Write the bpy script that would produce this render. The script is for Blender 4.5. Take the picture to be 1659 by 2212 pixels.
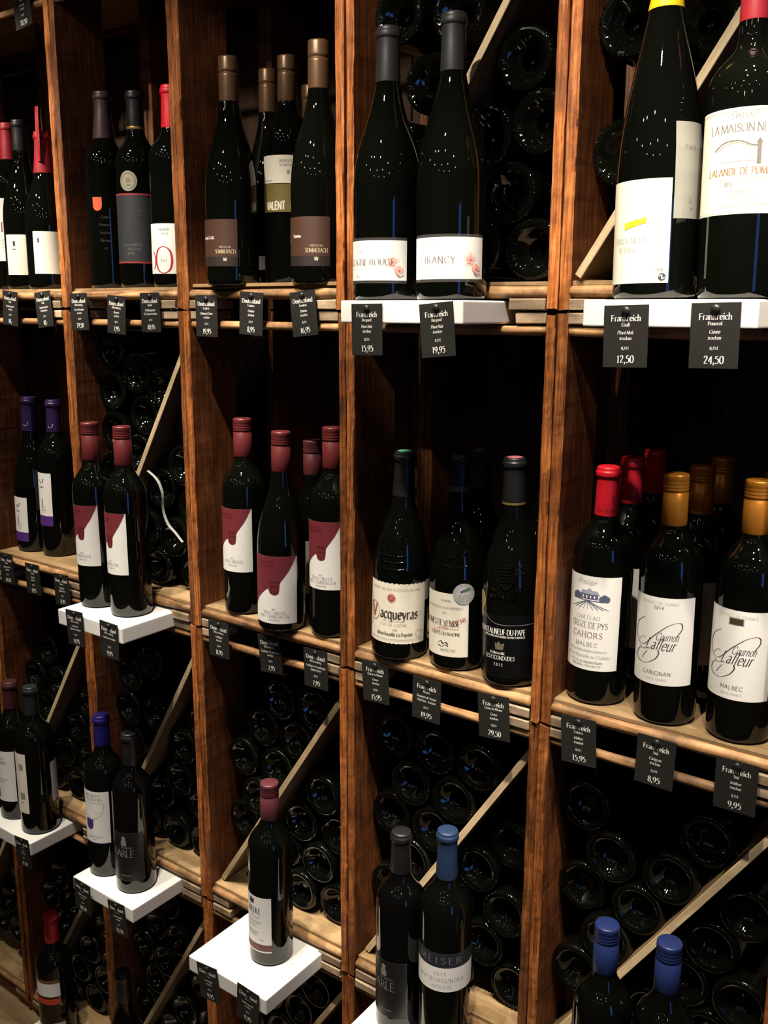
import bpy, bmesh, math, random
from mathutils import Vector, Matrix, noise as mnoise
from mathutils.geometry import tessellate_polygon

random.seed(7)
for o in list(bpy.data.objects):
    bpy.data.objects.remove(o)
SC = bpy.context.scene
COL = SC.collection

# ------------------------------------------------------------------ camera
YAW, PITCH, ROLL = .6289, -.2129, .0047
CAM_POS = Vector((1.7947, -1.0461, 1.6208))
_f = Vector((-math.sin(YAW) * math.cos(PITCH), math.cos(YAW) * math.cos(PITCH), math.sin(PITCH)))
_r = Vector((math.cos(YAW), math.sin(YAW), 0)); _u = _r.cross(_f)
_r2 = math.cos(ROLL) * _r + math.sin(ROLL) * _u; _u2 = -math.sin(ROLL) * _r + math.cos(ROLL) * _u
cd = bpy.data.cameras.new('camera'); cam = bpy.data.objects.new('camera', cd); COL.objects.link(cam)
M = Matrix((_r2, _u2, -_f)).transposed().to_4x4(); M.translation = CAM_POS; cam.matrix_world = M
cd.sensor_fit = 'HORIZONTAL'; cd.sensor_width = 36.0; cd.lens = 2015.0 / 1659 * 36
cd.clip_start = .02; cd.clip_end = 60
SC.camera = cam

# ------------------------------------------------------------------ world, lamps, exposure
w = bpy.data.worlds.new('world'); SC.world = w; w.use_nodes = True
bg = w.node_tree.nodes['Background']; bg.inputs[0].default_value = (1, .8, .6, 1); bg.inputs[1].default_value = .004
SC.view_settings.view_transform = 'Standard'; SC.view_settings.look = 'None'
SC.view_settings.gamma = 1; SC.view_settings.use_curve_mapping = False
SC.view_settings.exposure = 0.0
SC.cycles.use_denoising = True
SC.cycles.max_bounces = 6; SC.cycles.diffuse_bounces = 3; SC.cycles.glossy_bounces = 3; SC.cycles.transmission_bounces = 2
SC.cycles.sample_clamp_indirect = 4.0; SC.cycles.caustics_reflective = False; SC.cycles.caustics_refractive = False
SC.cycles.blur_glossy = 0.0

def spot(pos, target, watt, deg, blend=.5, col=(1, .90, .75), rad=.018):
    d = bpy.data.lights.new('ceiling_spot', 'SPOT'); d.energy = watt; d.spot_size = math.radians(deg); d.spot_blend = blend
    d.color = col; d.shadow_soft_size = rad
    o = bpy.data.objects.new('ceiling_spot', d); COL.objects.link(o); o.location = pos
    o.rotation_euler = (Vector(target) - Vector(pos)).to_track_quat('-Z', 'Y').to_euler()
    return o
# three ceiling tracks: the one furthest from the racks lights the upper crates, the nearer two the lower ones
for x, tx, tz, wt in [(-.05, .12, 1.88, 112), (.42, .40, 1.90, 54), (.80, .80, 1.90, 52), (1.18, 1.10, 1.88, 74), (1.55, 1.48, 1.87, 76)]:
    spot((x, -1.05, 2.62), (tx, 0, tz), wt, 24, .4)
for x, tx, tz, wt in [(.12, .22, 1.20, 80), (.50, .50, 1.24, 84), (.92, .88, 1.22, 92), (1.42, 1.38, 1.16, 112), (1.75, 1.62, 1.14, 72)]:
    spot((x, -.58, 2.66), (tx, -.01, tz), wt, 36, .6)
spot((2.28, -.44, 2.66), (1.44, .03, 1.37), 85, 18, .6)  # extra spot off the tracks, added to light the caps under the right-hand block
for x, tx, tz, wt in [(.10, .18, .78, 16), (.52, .52, .76, 54), (.82, .84, .70, 100), (1.22, 1.14, .72, 58), (1.62, 1.50, .72, 48)]:
    spot((x, -.34, 2.68), (tx, -.07, tz), wt, 27, .6)
for x in (-.8, .3, 1.4, 2.5):
    spot((x, -2.6, 2.68), (x, -2.5, 0), 7, 100, .8, rad=.03)

# ------------------------------------------------------------------ helpers
def link(o, parent=None):
    COL.objects.link(o)
    if parent is not None: o.parent = parent
    return o
def mesh_obj(name, bm, mat, parent=None, smooth=False):
    me = bpy.data.meshes.new(name); bm.to_mesh(me); bm.free()
    if smooth:
        for p in me.polygons: p.use_smooth = True
    if mat: me.materials.append(mat)
    return link(bpy.data.objects.new(name, me), parent)
def data_obj(name, me, parent=None):
    return link(bpy.data.objects.new(name, me), parent)
def empty(name, loc, rot=(0, 0, 0)):
    o = bpy.data.objects.new(name, None); COL.objects.link(o); o.location = loc; o.rotation_euler = rot
    o.empty_display_size = .02
    return o
def tag(o, label, cat, group=None, kind=None):
    o['label'] = label; o['category'] = cat
    if group: o['group'] = group
    if kind: o['kind'] = kind
    return o
def structure(name, bm, mat):
    o = mesh_obj(name, bm, mat); o['kind'] = 'structure'; return o
def box_bm(x0, x1, y0, y1, z0, z1, bev=0, seg=1):
    bm = bmesh.new()
    v = [bm.verts.new(c) for c in ((x0, y0, z0), (x1, y0, z0), (x1, y1, z0), (x0, y1, z0), (x0, y0, z1), (x1, y0, z1), (x1, y1, z1), (x0, y1, z1))]
    for f in ((3, 2, 1, 0), (4, 5, 6, 7), (0, 1, 5, 4), (1, 2, 6, 5), (2, 3, 7, 6), (3, 0, 4, 7)): bm.faces.new([v[i] for i in f])
    if bev: bmesh.ops.bevel(bm, geom=bm.edges[:], offset=bev, segments=seg, affect='EDGES', profile=.6)
    return bm
def sweep_bm(section, axis, a0, a1, n, jit=0.0, seed=0, endjit=0.0, edge=None):
    """prism of a closed cross-section along x or z with worn, wavering faces"""
    bm = bmesh.new(); rings = []; rnd = random.Random(seed)
    for i in range(n + 1):
        t = a0 + (a1 - a0) * i / n; ring = []
        for k, (p, q) in enumerate(section):
            jx = jit * mnoise.noise(Vector((k * 3.1 + seed, t * 15, seed * .7)))
            jy = jit * mnoise.noise(Vector((k * 2.7 - seed, t * 17, 5 + seed)))
            if edge:
                if k in edge: jx += jit * .45 * mnoise.noise(Vector((k * 1.3 + seed, t * 90, seed))); jy += jit * .7 * mnoise.noise(Vector((k * 1.9 + seed, t * 110, 3 - seed)))
                else: jx *= .35; jy *= .35
            tt = t + (endjit * rnd.uniform(-1, 1) if i in (0, n) else 0)
            ring.append(bm.verts.new((p + jx, q + jy, tt) if axis == 'z' else (tt, p + jx, q + jy)))
        rings.append(ring)
    m = len(section)
    for i in range(n):
        for k in range(m):
            bm.faces.new((rings[i][k], rings[i][(k + 1) % m], rings[i + 1][(k + 1) % m], rings[i + 1][k]))
    bm.faces.new(rings[0][::-1]); bm.faces.new(rings[-1])
    bmesh.ops.recalc_face_normals(bm, faces=bm.faces[:])
    return bm
def rect_sec(p0, p1, q0, q1, c):
    return [(p0 + c, q0), (p1 - c, q0), (p1, q0 + c), (p1, q1 - c), (p1 - c, q1), (p0 + c, q1), (p0, q1 - c), (p0, q0 + c)]
def catmull(pts, n=6, closed=False):
    P = list(pts); out = []
    if len(P) < 3: return P
    if closed: P = P[:-1] if P[0] == P[-1] else P
    m = len(P); cnt = m if closed else m - 1
    for i in range(cnt):
        p1, p2 = P[i], P[(i + 1) % m]
        p0 = P[(i - 1) % m] if (closed or i > 0) else (2 * p1[0] - p2[0], 2 * p1[1] - p2[1])
        p3 = P[(i + 2) % m] if (closed or i < m - 2) else (2 * p2[0] - p1[0], 2 * p2[1] - p1[1])
        for k in range(n):
            t = k / n; t2 = t * t; t3 = t2 * t
            out.append(tuple(.5 * ((2 * p1[j]) + (-p0[j] + p2[j]) * t + (2 * p0[j] - 5 * p1[j] + 4 * p2[j] - p3[j]) * t2 + (-p0[j] + 3 * p1[j] - 3 * p2[j] + p3[j]) * t3) for j in (0, 1)))
    out.append(P[0] if closed else P[-1])
    return out
def lathe_bm(prof, seg=40, mod=None):
    bm = bmesh.new(); rings = []
    for i, (r, z) in enumerate(prof):
        if r < 1e-5: rings.append([bm.verts.new((0, 0, z))]); continue
        ring = []
        for k in range(seg):
            a = 2 * math.pi * k / seg; rr, zz = r, z
            if mod: rr, zz = mod(i, k, r, z)
            ring.append(bm.verts.new((rr * math.cos(a), rr * math.sin(a), zz)))
        rings.append(ring)
    for a, b in zip(rings[:-1], rings[1:]):
        for k in range(seg):
            k2 = (k + 1) % seg
            if len(a) == 1 and len(b) == 1: continue
            if len(a) == 1: bm.faces.new((a[0], b[k2], b[k]))
            elif len(b) == 1: bm.faces.new((a[k], a[k2], b[0]))
            else: bm.faces.new((a[k], a[k2], b[k2], b[k]))
    bmesh.ops.recalc_face_normals(bm, faces=bm.faces[:])
    return bm

# ------------------------------------------------------------------ materials
def new_mat(name):
    m = bpy.data.materials.new(name); m.use_nodes = True
    nt = m.node_tree; return m, nt, nt.nodes['Principled BSDF']
def plain(name, col, rough=.5, metal=0, spec=.5, coat=0, noise=0, nscale=60):
    m, nt, b = new_mat(name)
    b.inputs['Base Color'].default_value = (*col, 1); b.inputs['Roughness'].default_value = rough
    b.inputs['Metallic'].default_value = metal; b.inputs['Specular IOR Level'].default_value = spec
    b.inputs['Coat Weight'].default_value = coat
    if noise:
        tc = nt.nodes.new('ShaderNodeTexCoord'); n = nt.nodes.new('ShaderNodeTexNoise'); n.inputs['Scale'].default_value = nscale; n.inputs['Detail'].default_value = 4
        r = nt.nodes.new('ShaderNodeMapRange'); r.inputs[3].default_value = 1 - noise; r.inputs[4].default_value = 1 + noise * .5
        mx = nt.nodes.new('ShaderNodeMix'); mx.data_type = 'RGBA'; mx.blend_type = 'MULTIPLY'; mx.inputs[0].default_value = 1
        mx.inputs[6].default_value = (*col, 1)
        nt.links.new(tc.outputs['Object'], n.inputs['Vector']); nt.links.new(n.outputs['Fac'], r.inputs[0])
        nt.links.new(r.outputs[0], mx.inputs[7]); nt.links.new(mx.outputs[2], b.inputs['Base Color'])
    return m
def wood(name, dark, mid, light, axis='z', rough=.5, scale=1.0, bump=.25, stain=.5, spec=.35, vary=(.72, 1.22)):
    m, nt, b = new_mat(name); N = nt.nodes; L = nt.links
    tc = N.new('ShaderNodeTexCoord'); oi = N.new('ShaderNodeObjectInfo')
    off = N.new('ShaderNodeVectorMath'); off.operation = 'MULTIPLY_ADD'
    comb = N.new('ShaderNodeCombineXYZ')
    mul = N.new('ShaderNodeMath'); mul.operation = 'MULTIPLY'; mul.inputs[1].default_value = 37.0
    L.new(oi.outputs['Random'], mul.inputs[0])
    for i in range(3): L.new(mul.outputs[0], comb.inputs[i])
    off.inputs[1].default_value = (1, 1, 1)
    L.new(tc.outputs['Object'], off.inputs[0]); L.new(comb.outputs[0], off.inputs[2])
    mp = N.new('ShaderNodeMapping')
    sc = {'x': (5, 110, 110), 'y': (110, 5, 110), 'z': (110, 110, 5)}[axis]
    mp.inputs['Scale'].default_value = tuple(s * scale for s in sc)
    L.new(off.outputs[0], mp.inputs['Vector'])
    n1 = N.new('ShaderNodeTexNoise'); n1.inputs['Scale'].default_value = 1.6; n1.inputs['Detail'].default_value = 6; n1.inputs['Roughness'].default_value = .6; n1.inputs['Distortion'].default_value = .5
    L.new(mp.outputs[0], n1.inputs['Vector'])
    cr = N.new('ShaderNodeValToRGB'); e = cr.color_ramp.elements
    e[0].position = .34; e[0].color = (*dark, 1); e[1].position = .68; e[1].color = (*light, 1)
    k = e.new(.52); k.color = (*mid, 1)
    L.new(n1.outputs['Fac'], cr.inputs[0])
    n2 = N.new('ShaderNodeTexNoise'); n2.inputs['Scale'].default_value = 14; n2.inputs['Detail'].default_value = 5; n2.inputs['Roughness'].default_value = .7
    L.new(off.outputs[0], n2.inputs['Vector'])
    mr = N.new('ShaderNodeMapRange'); mr.inputs[1].default_value = .38; mr.inputs[2].default_value = .62; mr.inputs[3].default_value = 1 - stain; mr.inputs[4].default_value = 1.1
    L.new(n2.outputs['Fac'], mr.inputs[0])
    rv = N.new('ShaderNodeMapRange'); rv.inputs[3].default_value = vary[0]; rv.inputs[4].default_value = vary[1]
    L.new(oi.outputs['Random'], rv.inputs[0])
    m2 = N.new('ShaderNodeMath'); m2.operation = 'MULTIPLY'; L.new(mr.outputs[0], m2.inputs[0]); L.new(rv.outputs[0], m2.inputs[1])
    mx = N.new('ShaderNodeMix'); mx.data_type = 'RGBA'; mx.blend_type = 'MULTIPLY'; mx.inputs[0].default_value = 1
    L.new(cr.outputs[0], mx.inputs[6]); L.new(m2.outputs[0], mx.inputs[7]); L.new(mx.outputs[2], b.inputs['Base Color'])
    bp = N.new('ShaderNodeBump'); bp.inputs['Strength'].default_value = bump; bp.inputs['Distance'].default_value = .0015
    L.new(n1.outputs['Fac'], bp.inputs['Height']); L.new(bp.outputs[0], b.inputs['Normal'])
    b.inputs['Roughness'].default_value = rough; b.inputs['Specular IOR Level'].default_value = spec
    return m
W_SIDE = wood('stained_side_wood', (.085, .023, .006), (.16, .048, .013), (.24, .082, .024), 'z', .55, 1.3)
W_EDGE = wood('worn_front_edge_wood', (.14, .032, .006), (.36, .108, .021), (.54, .21, .058), 'z', .6, 1.9, vary=(.42, 1.25), bump=.4)
W_DIVFACE = wood('plywood_divider_face', (.12, .075, .034), (.19, .125, .060), (.26, .175, .090), 'z', .55, .4, bump=.1, stain=.25)
W_REAR = wood('stained_rear_wood', (.09, .028, .010), (.17, .055, .018), (.26, .10, .035), 'z', .5, .7)
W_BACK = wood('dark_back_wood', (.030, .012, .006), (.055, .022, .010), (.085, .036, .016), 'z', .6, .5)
W_RAIL = wood('pale_rail_wood', (.19, .085, .032), (.40, .215, .093), (.55, .33, .155), 'x', .5, .6, stain=.62)
W_BLOCK = wood('grey_end_wood', (.24, .165, .10), (.38, .275, .175), (.50, .38, .26), 'x', .6, .5, stain=.5)
W_PLY = wood('plywood_shelf', (.27, .165, .075), (.36, .235, .115), (.45, .31, .165), 'x', .55, .25, bump=.1, stain=.32)
W_PLYEDGE = wood('plywood_divider', (.48, .35, .19), (.62, .47, .28), (.72, .57, .36), 'z', .5, .4, bump=.1, stain=.15)
W_FLOOR = wood('floor_wood', (.17, .11, .055), (.24, .16, .085), (.30, .205, .115), 'x', .5, .12, stain=.3)
WHITE_PAINT = plain('white_paint', (.80, .79, .75), .45, noise=.06, nscale=25)
GLASS = plain('dark_bottle_glass', (.0020, .0024, .0016), .012, spec=.5)
GLASS2 = plain('black_bottle_glass', (.002, .002, .002), .02, spec=.5)
PIN = plain('black_pin', (.01, .01, .01), .4)
CARD = plain('black_card', (.017, .016, .0145), .45)
INKW = plain('white_print', (.80, .78, .74), .6)
def paper(name, c, rough=.55): return plain(name, c, rough, noise=.03, nscale=80)
PAPER = paper('white_label_paper', (.82, .80, .76)); CREAM = paper('cream_label_paper', (.80, .73, .55)); CREAM2 = paper('ivory_label_paper', (.82, .77, .64))
_inks = {}
def ink(rgb, rough=.55):
    if rgb not in _inks: _inks[rgb] = plain('ink_%d' % len(_inks), rgb, rough)
    return _inks[rgb]
BLACK_INK = ink((.03, .028, .028)); GREY_INK = ink((.30, .29, .28)); LGREY_INK = ink((.52, .50, .47))

# ------------------------------------------------------------------ lettering: a pen-drawn roman alphabet
# each glyph: advance, strokes; 'l' straight polyline, 'c' smooth curve, 'o' closed curve, 'd' dot
def _G(s):
    adv, *st = s.split('|'); out = []
    for q in st:
        k = q[0]; n = [float(v) for v in q[1:].replace(',', ' ').split()]
        out.append((k, list(zip(n[::2], n[1::2]))))
    return float(adv), out
_RAW = {
'a': '38|c8,38 17,45 27,41 30,30|l30,30 30,0|c30,27 14,22 7,11 13,0 23,2 30,10', 'b': '44|l8,72 8,2|c8,34 19,45 32,39 36,22 31,5 19,0 8,6',
'c': '37|c33,36 25,45 12,40 6,22 12,4 24,0 34,8', 'd': '44|l34,72 34,0|c34,36 22,45 10,40 6,22 10,5 20,0 34,9',
'e': '39|c7,25 33,25.5 32,37 21,45 10,39 6,22 12,4 23,0 34,8', 'f': '27|c31,69 24,73 16,68 14,55|l14,55 14,0|l4,45 26,45',
'g': '40|o18,45 7,40 6,30 18,21 30,30 29,40|c12,22 8,15 14,8 30,4 33,-9 18,-20 4,-12 9,-2 14,8', 'h': '43|l8,72 8,0|c8,34 19,45 30,42 33,30|l33,30 33,0',
'i': '20|l10,45 10,0|d10,64', 'j': '20|l10,45 10,-10|c10,-10 6,-20 -2,-20|d10,64', 'k': '42|l8,72 8,0|l32,45 10,21|l16,27 35,0', 'l': '20|l9,72 9,0',
'm': '60|l8,45 8,0|c8,34 17,45 26,42 29,30|l29,30 29,0|c29,34 38,45 47,42 50,30|l50,30 50,0', 'n': '43|l8,45 8,0|c8,34 19,45 30,42 33,30|l33,30 33,0',
'o': '43|o21,45 9,38 6,22 9,7 21,0 33,7 37,22 33,38', 'p': '44|l8,45 8,-22|c8,34 19,45 32,39 36,22 31,5 19,0 8,6', 'q': '44|l34,45 34,-22|c34,36 22,45 10,40 6,22 10,5 20,0 34,9',
'r': '30|l8,45 8,0|c8,31 15,43 27,42', 's': '34|c28,38 20,45 9,41 9,31 20,24 29,16 27,4 16,0 6,7', 't': '27|l12,58 12,10|c12,10 15,1 26,4|l3,45 25,45',
'u': '43|l8,45 8,15|c8,15 12,2 22,0 33,9|l33,45 33,0', 'v': '37|l4,45 19,0|l33,45 19,0', 'w': '56|l4,45 17,0|l28,45 17,0|l28,45 40,0|l52,45 40,0',
'x': '38|l5,45 33,0|l32,45 5,0', 'y': '37|l4,45 19,2|c33,45 19,2 12,-16 3,-20', 'z': '35|l6,45 30,45|l30,45 5,0|l5,0 31,0',
'A': '58|l3,0 29,68|l29,68 54,0|l14,24 44,24', 'B': '50|l9,68 9,0|c9,68 30,68 38,56 30,38 9,36|c9,36 34,36 43,20 32,2 9,0', 'C': '56|c50,54 40,67 24,68 8,54 5,34 10,12 26,0 42,2 51,14',
'D': '60|l9,68 9,0|c9,68 32,68 50,54 54,34 48,12 32,0 9,0', 'E': '48|l9,68 9,0|l9,68 42,68|l9,36 36,36|l9,0 43,0', 'F': '45|l9,68 9,0|l9,68 41,68|l9,36 35,36',
'G': '62|c52,56 40,68 24,68 8,54 5,34 10,12 26,0 42,2 52,8|l52,30 52,4', 'H': '62|l9,68 9,0|l53,68 53,0|l9,36 53,36', 'I': '24|l12,68 12,0', 'J': '28|l16,68 16,2|c16,2 12,-12 2,-14',
'K': '54|l9,68 9,0|l46,68 10,32|l20,40 50,0', 'L': '46|l9,68 9,0|l9,0 42,0', 'M': '72|l10,68 8,0|l10,68 36,4|l62,68 36,4|l62,68 64,0', 'N': '62|l9,68 9,0|l9,68 53,0|l53,68 53,0',
'O': '62|o31,68 12,60 5,34 12,8 31,0 50,8 57,34 50,60', 'P': '48|l9,68 9,0|c9,68 32,68 42,52 32,32 9,30', 'Q': '62|o31,68 12,60 5,34 12,8 31,0 50,8 57,34 50,60|l34,14 60,-14',
'R': '54|l9,68 9,0|c9,68 32,68 41,53 32,36 9,34|l26,34 52,0', 'S': '44|c37,56 27,68 12,64 9,50 22,38 36,26 36,8 22,0 6,10', 'T': '52|l26,68 26,0|l4,68 48,68',
'U': '60|l9,68 9,24|c9,24 14,4 30,0 46,6 52,24|l52,24 52,68', 'V': '56|l3,68 28,0|l53,68 28,0', 'W': '80|l3,68 22,0|l40,66 22,0|l40,66 58,0|l77,68 58,0', 'X': '56|l5,68 50,0|l49,68 5,0',
'Y': '52|l3,68 26,32|l49,68 26,32|l26,32 26,0', 'Z': '50|l6,68 44,68|l44,68 5,0|l5,0 46,0',
'0': '40|o20,66 9,58 5,33 9,8 20,0 31,8 35,33 31,58', '1': '32|l9,57 18,66|l18,66 18,0', '2': '40|c6,52 12,65 26,64 31,50 22,30 6,2|l6,2 34,2', '3': '40|c7,58 18,67 30,58 27,42 15,36|c15,36 30,34 33,18 24,2 6,3',
'4': '40|l27,66 4,20|l4,20 36,20|l27,66 27,0', '5': '40|l12,65 32,65|l12,65 9,40|c9,40 24,42 33,32 31,10 18,0 5,4', '6': '40|c31,64 16,54 6,30 9,8 20,0 32,8 34,24 24,37 8,28', '7': '40|l6,64 35,64|l35,64 14,0',
'8': '40|o20,66 9,58 12,42 20,36 30,26 33,12 20,0 7,12 10,26 20,36 28,44 31,58', '9': '40|c9,2 24,12 34,36 31,58 20,66 8,58 6,42 16,29 32,38',
',': '18|d9,3|c10,2 9,-8 4,-14', '.': '18|d9,3', '-': '28|l5,24 23,24', '&': '58|c54,40 40,12 20,0 6,12 14,32 30,46 30,62 20,67 12,56 24,30 54,0', "'": '14|l7,72 7,60',
'ß': '44|l8,0 8,52|c8,52 12,72 24,72 30,60 20,44 34,28 34,8 18,0', ' ': '20',
}
GLY = {k: _G(v) for k, v in _RAW.items()}
for new, (b_, ex) in {'ü': ('u', 'd13,62|d28,62'), 'ö': ('o', 'd14,62|d29,62'), 'é': ('e', 'l18,54 27,66'), 'É': ('E', 'l22,78 32,88'), 'Ê': ('E', 'l14,76 25,86|l25,86 36,76'), 'â': ('a', 'l10,54 19,64|l19,64 28,54'), 'à': ('a', 'l13,66 22,54'), 'Â': ('A', 'l18,76 29,86|l29,86 40,76'), 'ê': ('e', 'l10,54 20,64|l20,64 30,54')}.items():
    GLY[new] = (GLY[b_][0], GLY[b_][1] + _G('0|' + ex)[1])

class Ink:
    """flat artwork in (u, v) metres, later wrapped on to a card or a bottle"""
    def __init__(self): self.v = []; self.f = []
    def quad(self, a, b, c, d):
        i = len(self.v); self.v += [a, b, c, d]; self.f.append((i, i + 1, i + 2, i + 3))
    def ribbon(self, pts, thick, thin, nib=.35):
        prev = None; n = len(pts)
        for i, p in enumerate(pts):
            a = pts[max(i - 1, 0)]; b = pts[min(i + 1, n - 1)]
            dx, dy = b[0] - a[0], b[1] - a[1]; l = math.hypot(dx, dy) or 1
            dx /= l; dy /= l
            wd = max(thin, thick * abs(dx * math.sin(nib) - dy * math.cos(nib))) / 2
            q = ((p[0] - dy * wd, p[1] + dx * wd), (p[0] + dy * wd, p[1] - dx * wd))
            if prev: self.quad(prev[0], q[0], q[1], prev[1])
            prev = q
    def line(self, pts, w): self.ribbon(pts, w, w)
    def curve(self, pts, thick, thin=None, nib=.35, n=7, closed=False): self.ribbon(catmull(pts, n, closed), thick, thin or thick, nib)
    def rect(self, u0, u1, v0, v1):
        k = max(1, int(abs(u1 - u0) / .004))
        for i in range(k):
            a = u0 + (u1 - u0) * i / k; b = u0 + (u1 - u0) * (i + 1) / k
            self.quad((a, v0), (b, v0), (b, v1), (a, v1))
    def disc(self, u, v, r, n=20, ry=None):
        ry = ry or r; i0 = len(self.v); self.v.append((u, v))
        for k in range(n): self.v.append((u + r * math.cos(2 * math.pi * k / n), v + ry * math.sin(2 * math.pi * k / n)))
        for k in range(n): self.f.append((i0, i0 + 1 + k, i0 + 1 + (k + 1) % n))
    def ring(self, u, v, r, w, n=28, ry=None):
        ry = ry or r
        self.line([(u + r * math.cos(2 * math.pi * k / n), v + ry * math.sin(2 * math.pi * k / n)) for k in range(n + 1)], w)
    def poly(self, pts):
        i0 = len(self.v); self.v += list(pts)
        for t in tessellate_polygon([[Vector((p[0], p[1], 0)) for p in pts]]): self.f.append(tuple(i0 + i for i in t))
    def under(self, fn, u0, u1, vtop, n=24):
        for i in range(n):
            a = u0 + (u1 - u0) * i / n; b = u0 + (u1 - u0) * (i + 1) / n
            self.quad((a, fn(a)), (b, fn(b)), (b, vtop), (a, vtop))
    def text(self, s, u, v, size, align='c', thick=11, thin=4, serif=True, slant=0, nib=.3, track=0, sx=1.0, n=4, rot=0):
        k = size / 68.0; wtot = sum(GLY[c][0] + track for c in s) * k * sx
        x0 = {'c': -wtot / 2, 'l': 0, 'r': -wtot}[align]
        cr, sr = math.cos(rot), math.sin(rot)
        for c in s:
            adv, st = GLY[c]
            def T(p):
                a = x0 + (p[0] + slant * p[1]) * k * sx; b = p[1] * k
                return (u + a * cr - b * sr, v + a * sr + b * cr)
            for kind, pts in st:
                if kind == 'd': self.disc(*T(pts[0]), thick * .62 * k, 6); continue
                if kind == 'o': q = catmull(pts, n, True)
                elif kind == 'c': q = catmull(pts, n)
                else: q = pts
                self.ribbon([T(p) for p in q], thick * k * (1 if sx > .8 else .85), thin * k, nib + rot)
                if serif and kind == 'l':
                    for e_, o_ in ((pts[0], pts[-1]), (pts[-1], pts[0])):
                        if abs(e_[0] - o_[0]) < .35 * abs(e_[1] - o_[1]) and (e_[1] in (0, 68, 72, 45, -22)):
                            left = 7 if e_[1] != 72 else 6; right = 7 if e_[1] in (0, 68, -22) else 0
                            if e_[1] == 68 and c.islower(): right = 0
                            self.ribbon([T((e_[0] - left, e_[1])), T((e_[0] + right, e_[1]))], thin * k * 1.2, thin * k * 1.2)
            x0 += (adv + track) * k * sx
        return wtot
    def emit(self, name, mapf, mat, parent, off=.0003):
        bm = bmesh.new(); vs = [bm.verts.new((a, b, 0)) for a, b in self.v]
        wide = 0
        for f in self.f:
            us = [self.v[i][0] for i in f]; wide = max(wide, max(us) - min(us))
            try: bm.faces.new([vs[i] for i in f])
            except ValueError: pass
        if wide > .0031 and isinstance(mapf, CylMap):      # bend wide shapes with the glass
            u0 = min(v[0] for v in self.v); u1 = max(v[0] for v in self.v); k = int((u1 - u0) / .0025)
            for i in range(1, k + 1):
                bmesh.ops.bisect_plane(bm, geom=bm.verts[:] + bm.edges[:] + bm.faces[:], dist=1e-7, plane_co=(u0 + (u1 - u0) * i / (k + 1), 0, 0), plane_no=(1, 0, 0))
        for v in bm.verts: v.co = mapf(v.co.x, v.co.y, off)
        # every printed face looks outwards
        me_ref = mapf(0, 0, off + .01); me_in = mapf(0, 0, off)
        for f in bm.faces:
            f.normal_update()
        bad = []
        for f in bm.faces:
            c = f.calc_center_median()
            nrm = mapf.normal(c)
            if f.normal.dot(nrm) < 0: bad.append(f)
        bmesh.ops.reverse_faces(bm, faces=bad)
        return mesh_obj(name, bm, mat, parent)

class CylMap:
    """u along the circumference from phi0 (0 faces the shopper, + to the right), v = height above the base"""
    def __init__(self, rfun, phi0): self.r = rfun; self.p = math.radians(phi0); self.R = rfun(.05)
    def __call__(self, u, v, off=0):
        r = self.r(v) + off; a = self.p + u / self.R
        return (r * math.sin(a), -r * math.cos(a), v)
    def normal(self, c): return Vector((c[0], c[1], 0))
class CardMap:
    """u right, v up from the top edge centre of a hanging card, facing -y, with a curl"""
    def __init__(self, curl=0, twist=0): self.c = curl; self.t = twist
    def __call__(self, u, v, off=0):
        return (u, -off - self.c * (v * v) / .0635 - self.t * u * max(0, -v) * 8, v)
    def normal(self, c): return Vector((0, -1, 0))

# ------------------------------------------------------------------ room
structure('floor', box_bm(-2.4, 4.4, -4.2, .6, -.06, 0), W_FLOOR)
structure('ceiling', box_bm(-2.4, 4.4, -4.2, .6, 2.76, 2.82), plain('ceiling_plaster', (.22, .19, .16), .9))
WALL = plain('wall_plaster', (.20, .16, .125), .9, noise=.2, nscale=6)
structure('wall_back', box_bm(-2.4, 4.4, .42, .48, 0, 2.76), WALL)
structure('wall_front', box_bm(-2.4, 4.4, -4.2, -4.14, 0, 2.76), WALL)
structure('wall_left', box_bm(-2.46, -2.4, -4.2, .6, 0, 2.76), WALL)
structure('wall_right', box_bm(4.4, 4.46, -4.2, .6, 0, 2.76), WALL)
structure('trim_1', box_bm(-.31, 1.612, .012, .37, .0005, .0255), W_REAR)
# small ceiling downlights of the shop (the strings of sparkles on the glass)
_bm, _nt, _b = new_mat('halogen_bulb'); _b.inputs['Base Color'].default_value = (1, .95, .85, 1)
_b.inputs['Emission Color'].default_value = (1, .90, .76, 1); _b.inputs['Emission Strength'].default_value = 48
LAMP_BODY = plain('lamp_housing', (.03, .03, .03), .4)
_hm = lathe_bm([(.0, .075), (.036, .075), (.042, .05), (.042, .0), (.038, .0), (.038, .045), (.0, .05)], 20); _hme = bpy.data.meshes.new('housing'); _hm.to_mesh(_hme); _hm.free(); _hme.materials.append(LAMP_BODY)
_hb = bmesh.new(); bmesh.ops.create_uvsphere(_hb, u_segments=12, v_segments=8, radius=.033); _hbe = bpy.data.meshes.new('bulb'); _hb.to_mesh(_hbe); _hb.free(); _hbe.materials.append(_bm)
for i, (x, y) in enumerate([(-.7, -1.75), (.25, -1.62), (.62, -1.70), (1.35, -1.66), (2.3, -1.58), (-.1, -2.45), (1.05, -2.62), (1.9, -2.38), (3.0, -2.1), (.5, -3.25), (1.5, -3.4), (2.5, -3.1)]):
    o = empty('ceiling_downlight', (x, y, 2.685)); tag(o, 'black ceiling downlight above the shop aisle, out of view', 'lamp', 'ceiling downlights')
    data_obj('housing', _hme, o); b_ = data_obj('bulb', _hbe, o); b_.location = (0, 0, .008)
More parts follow.
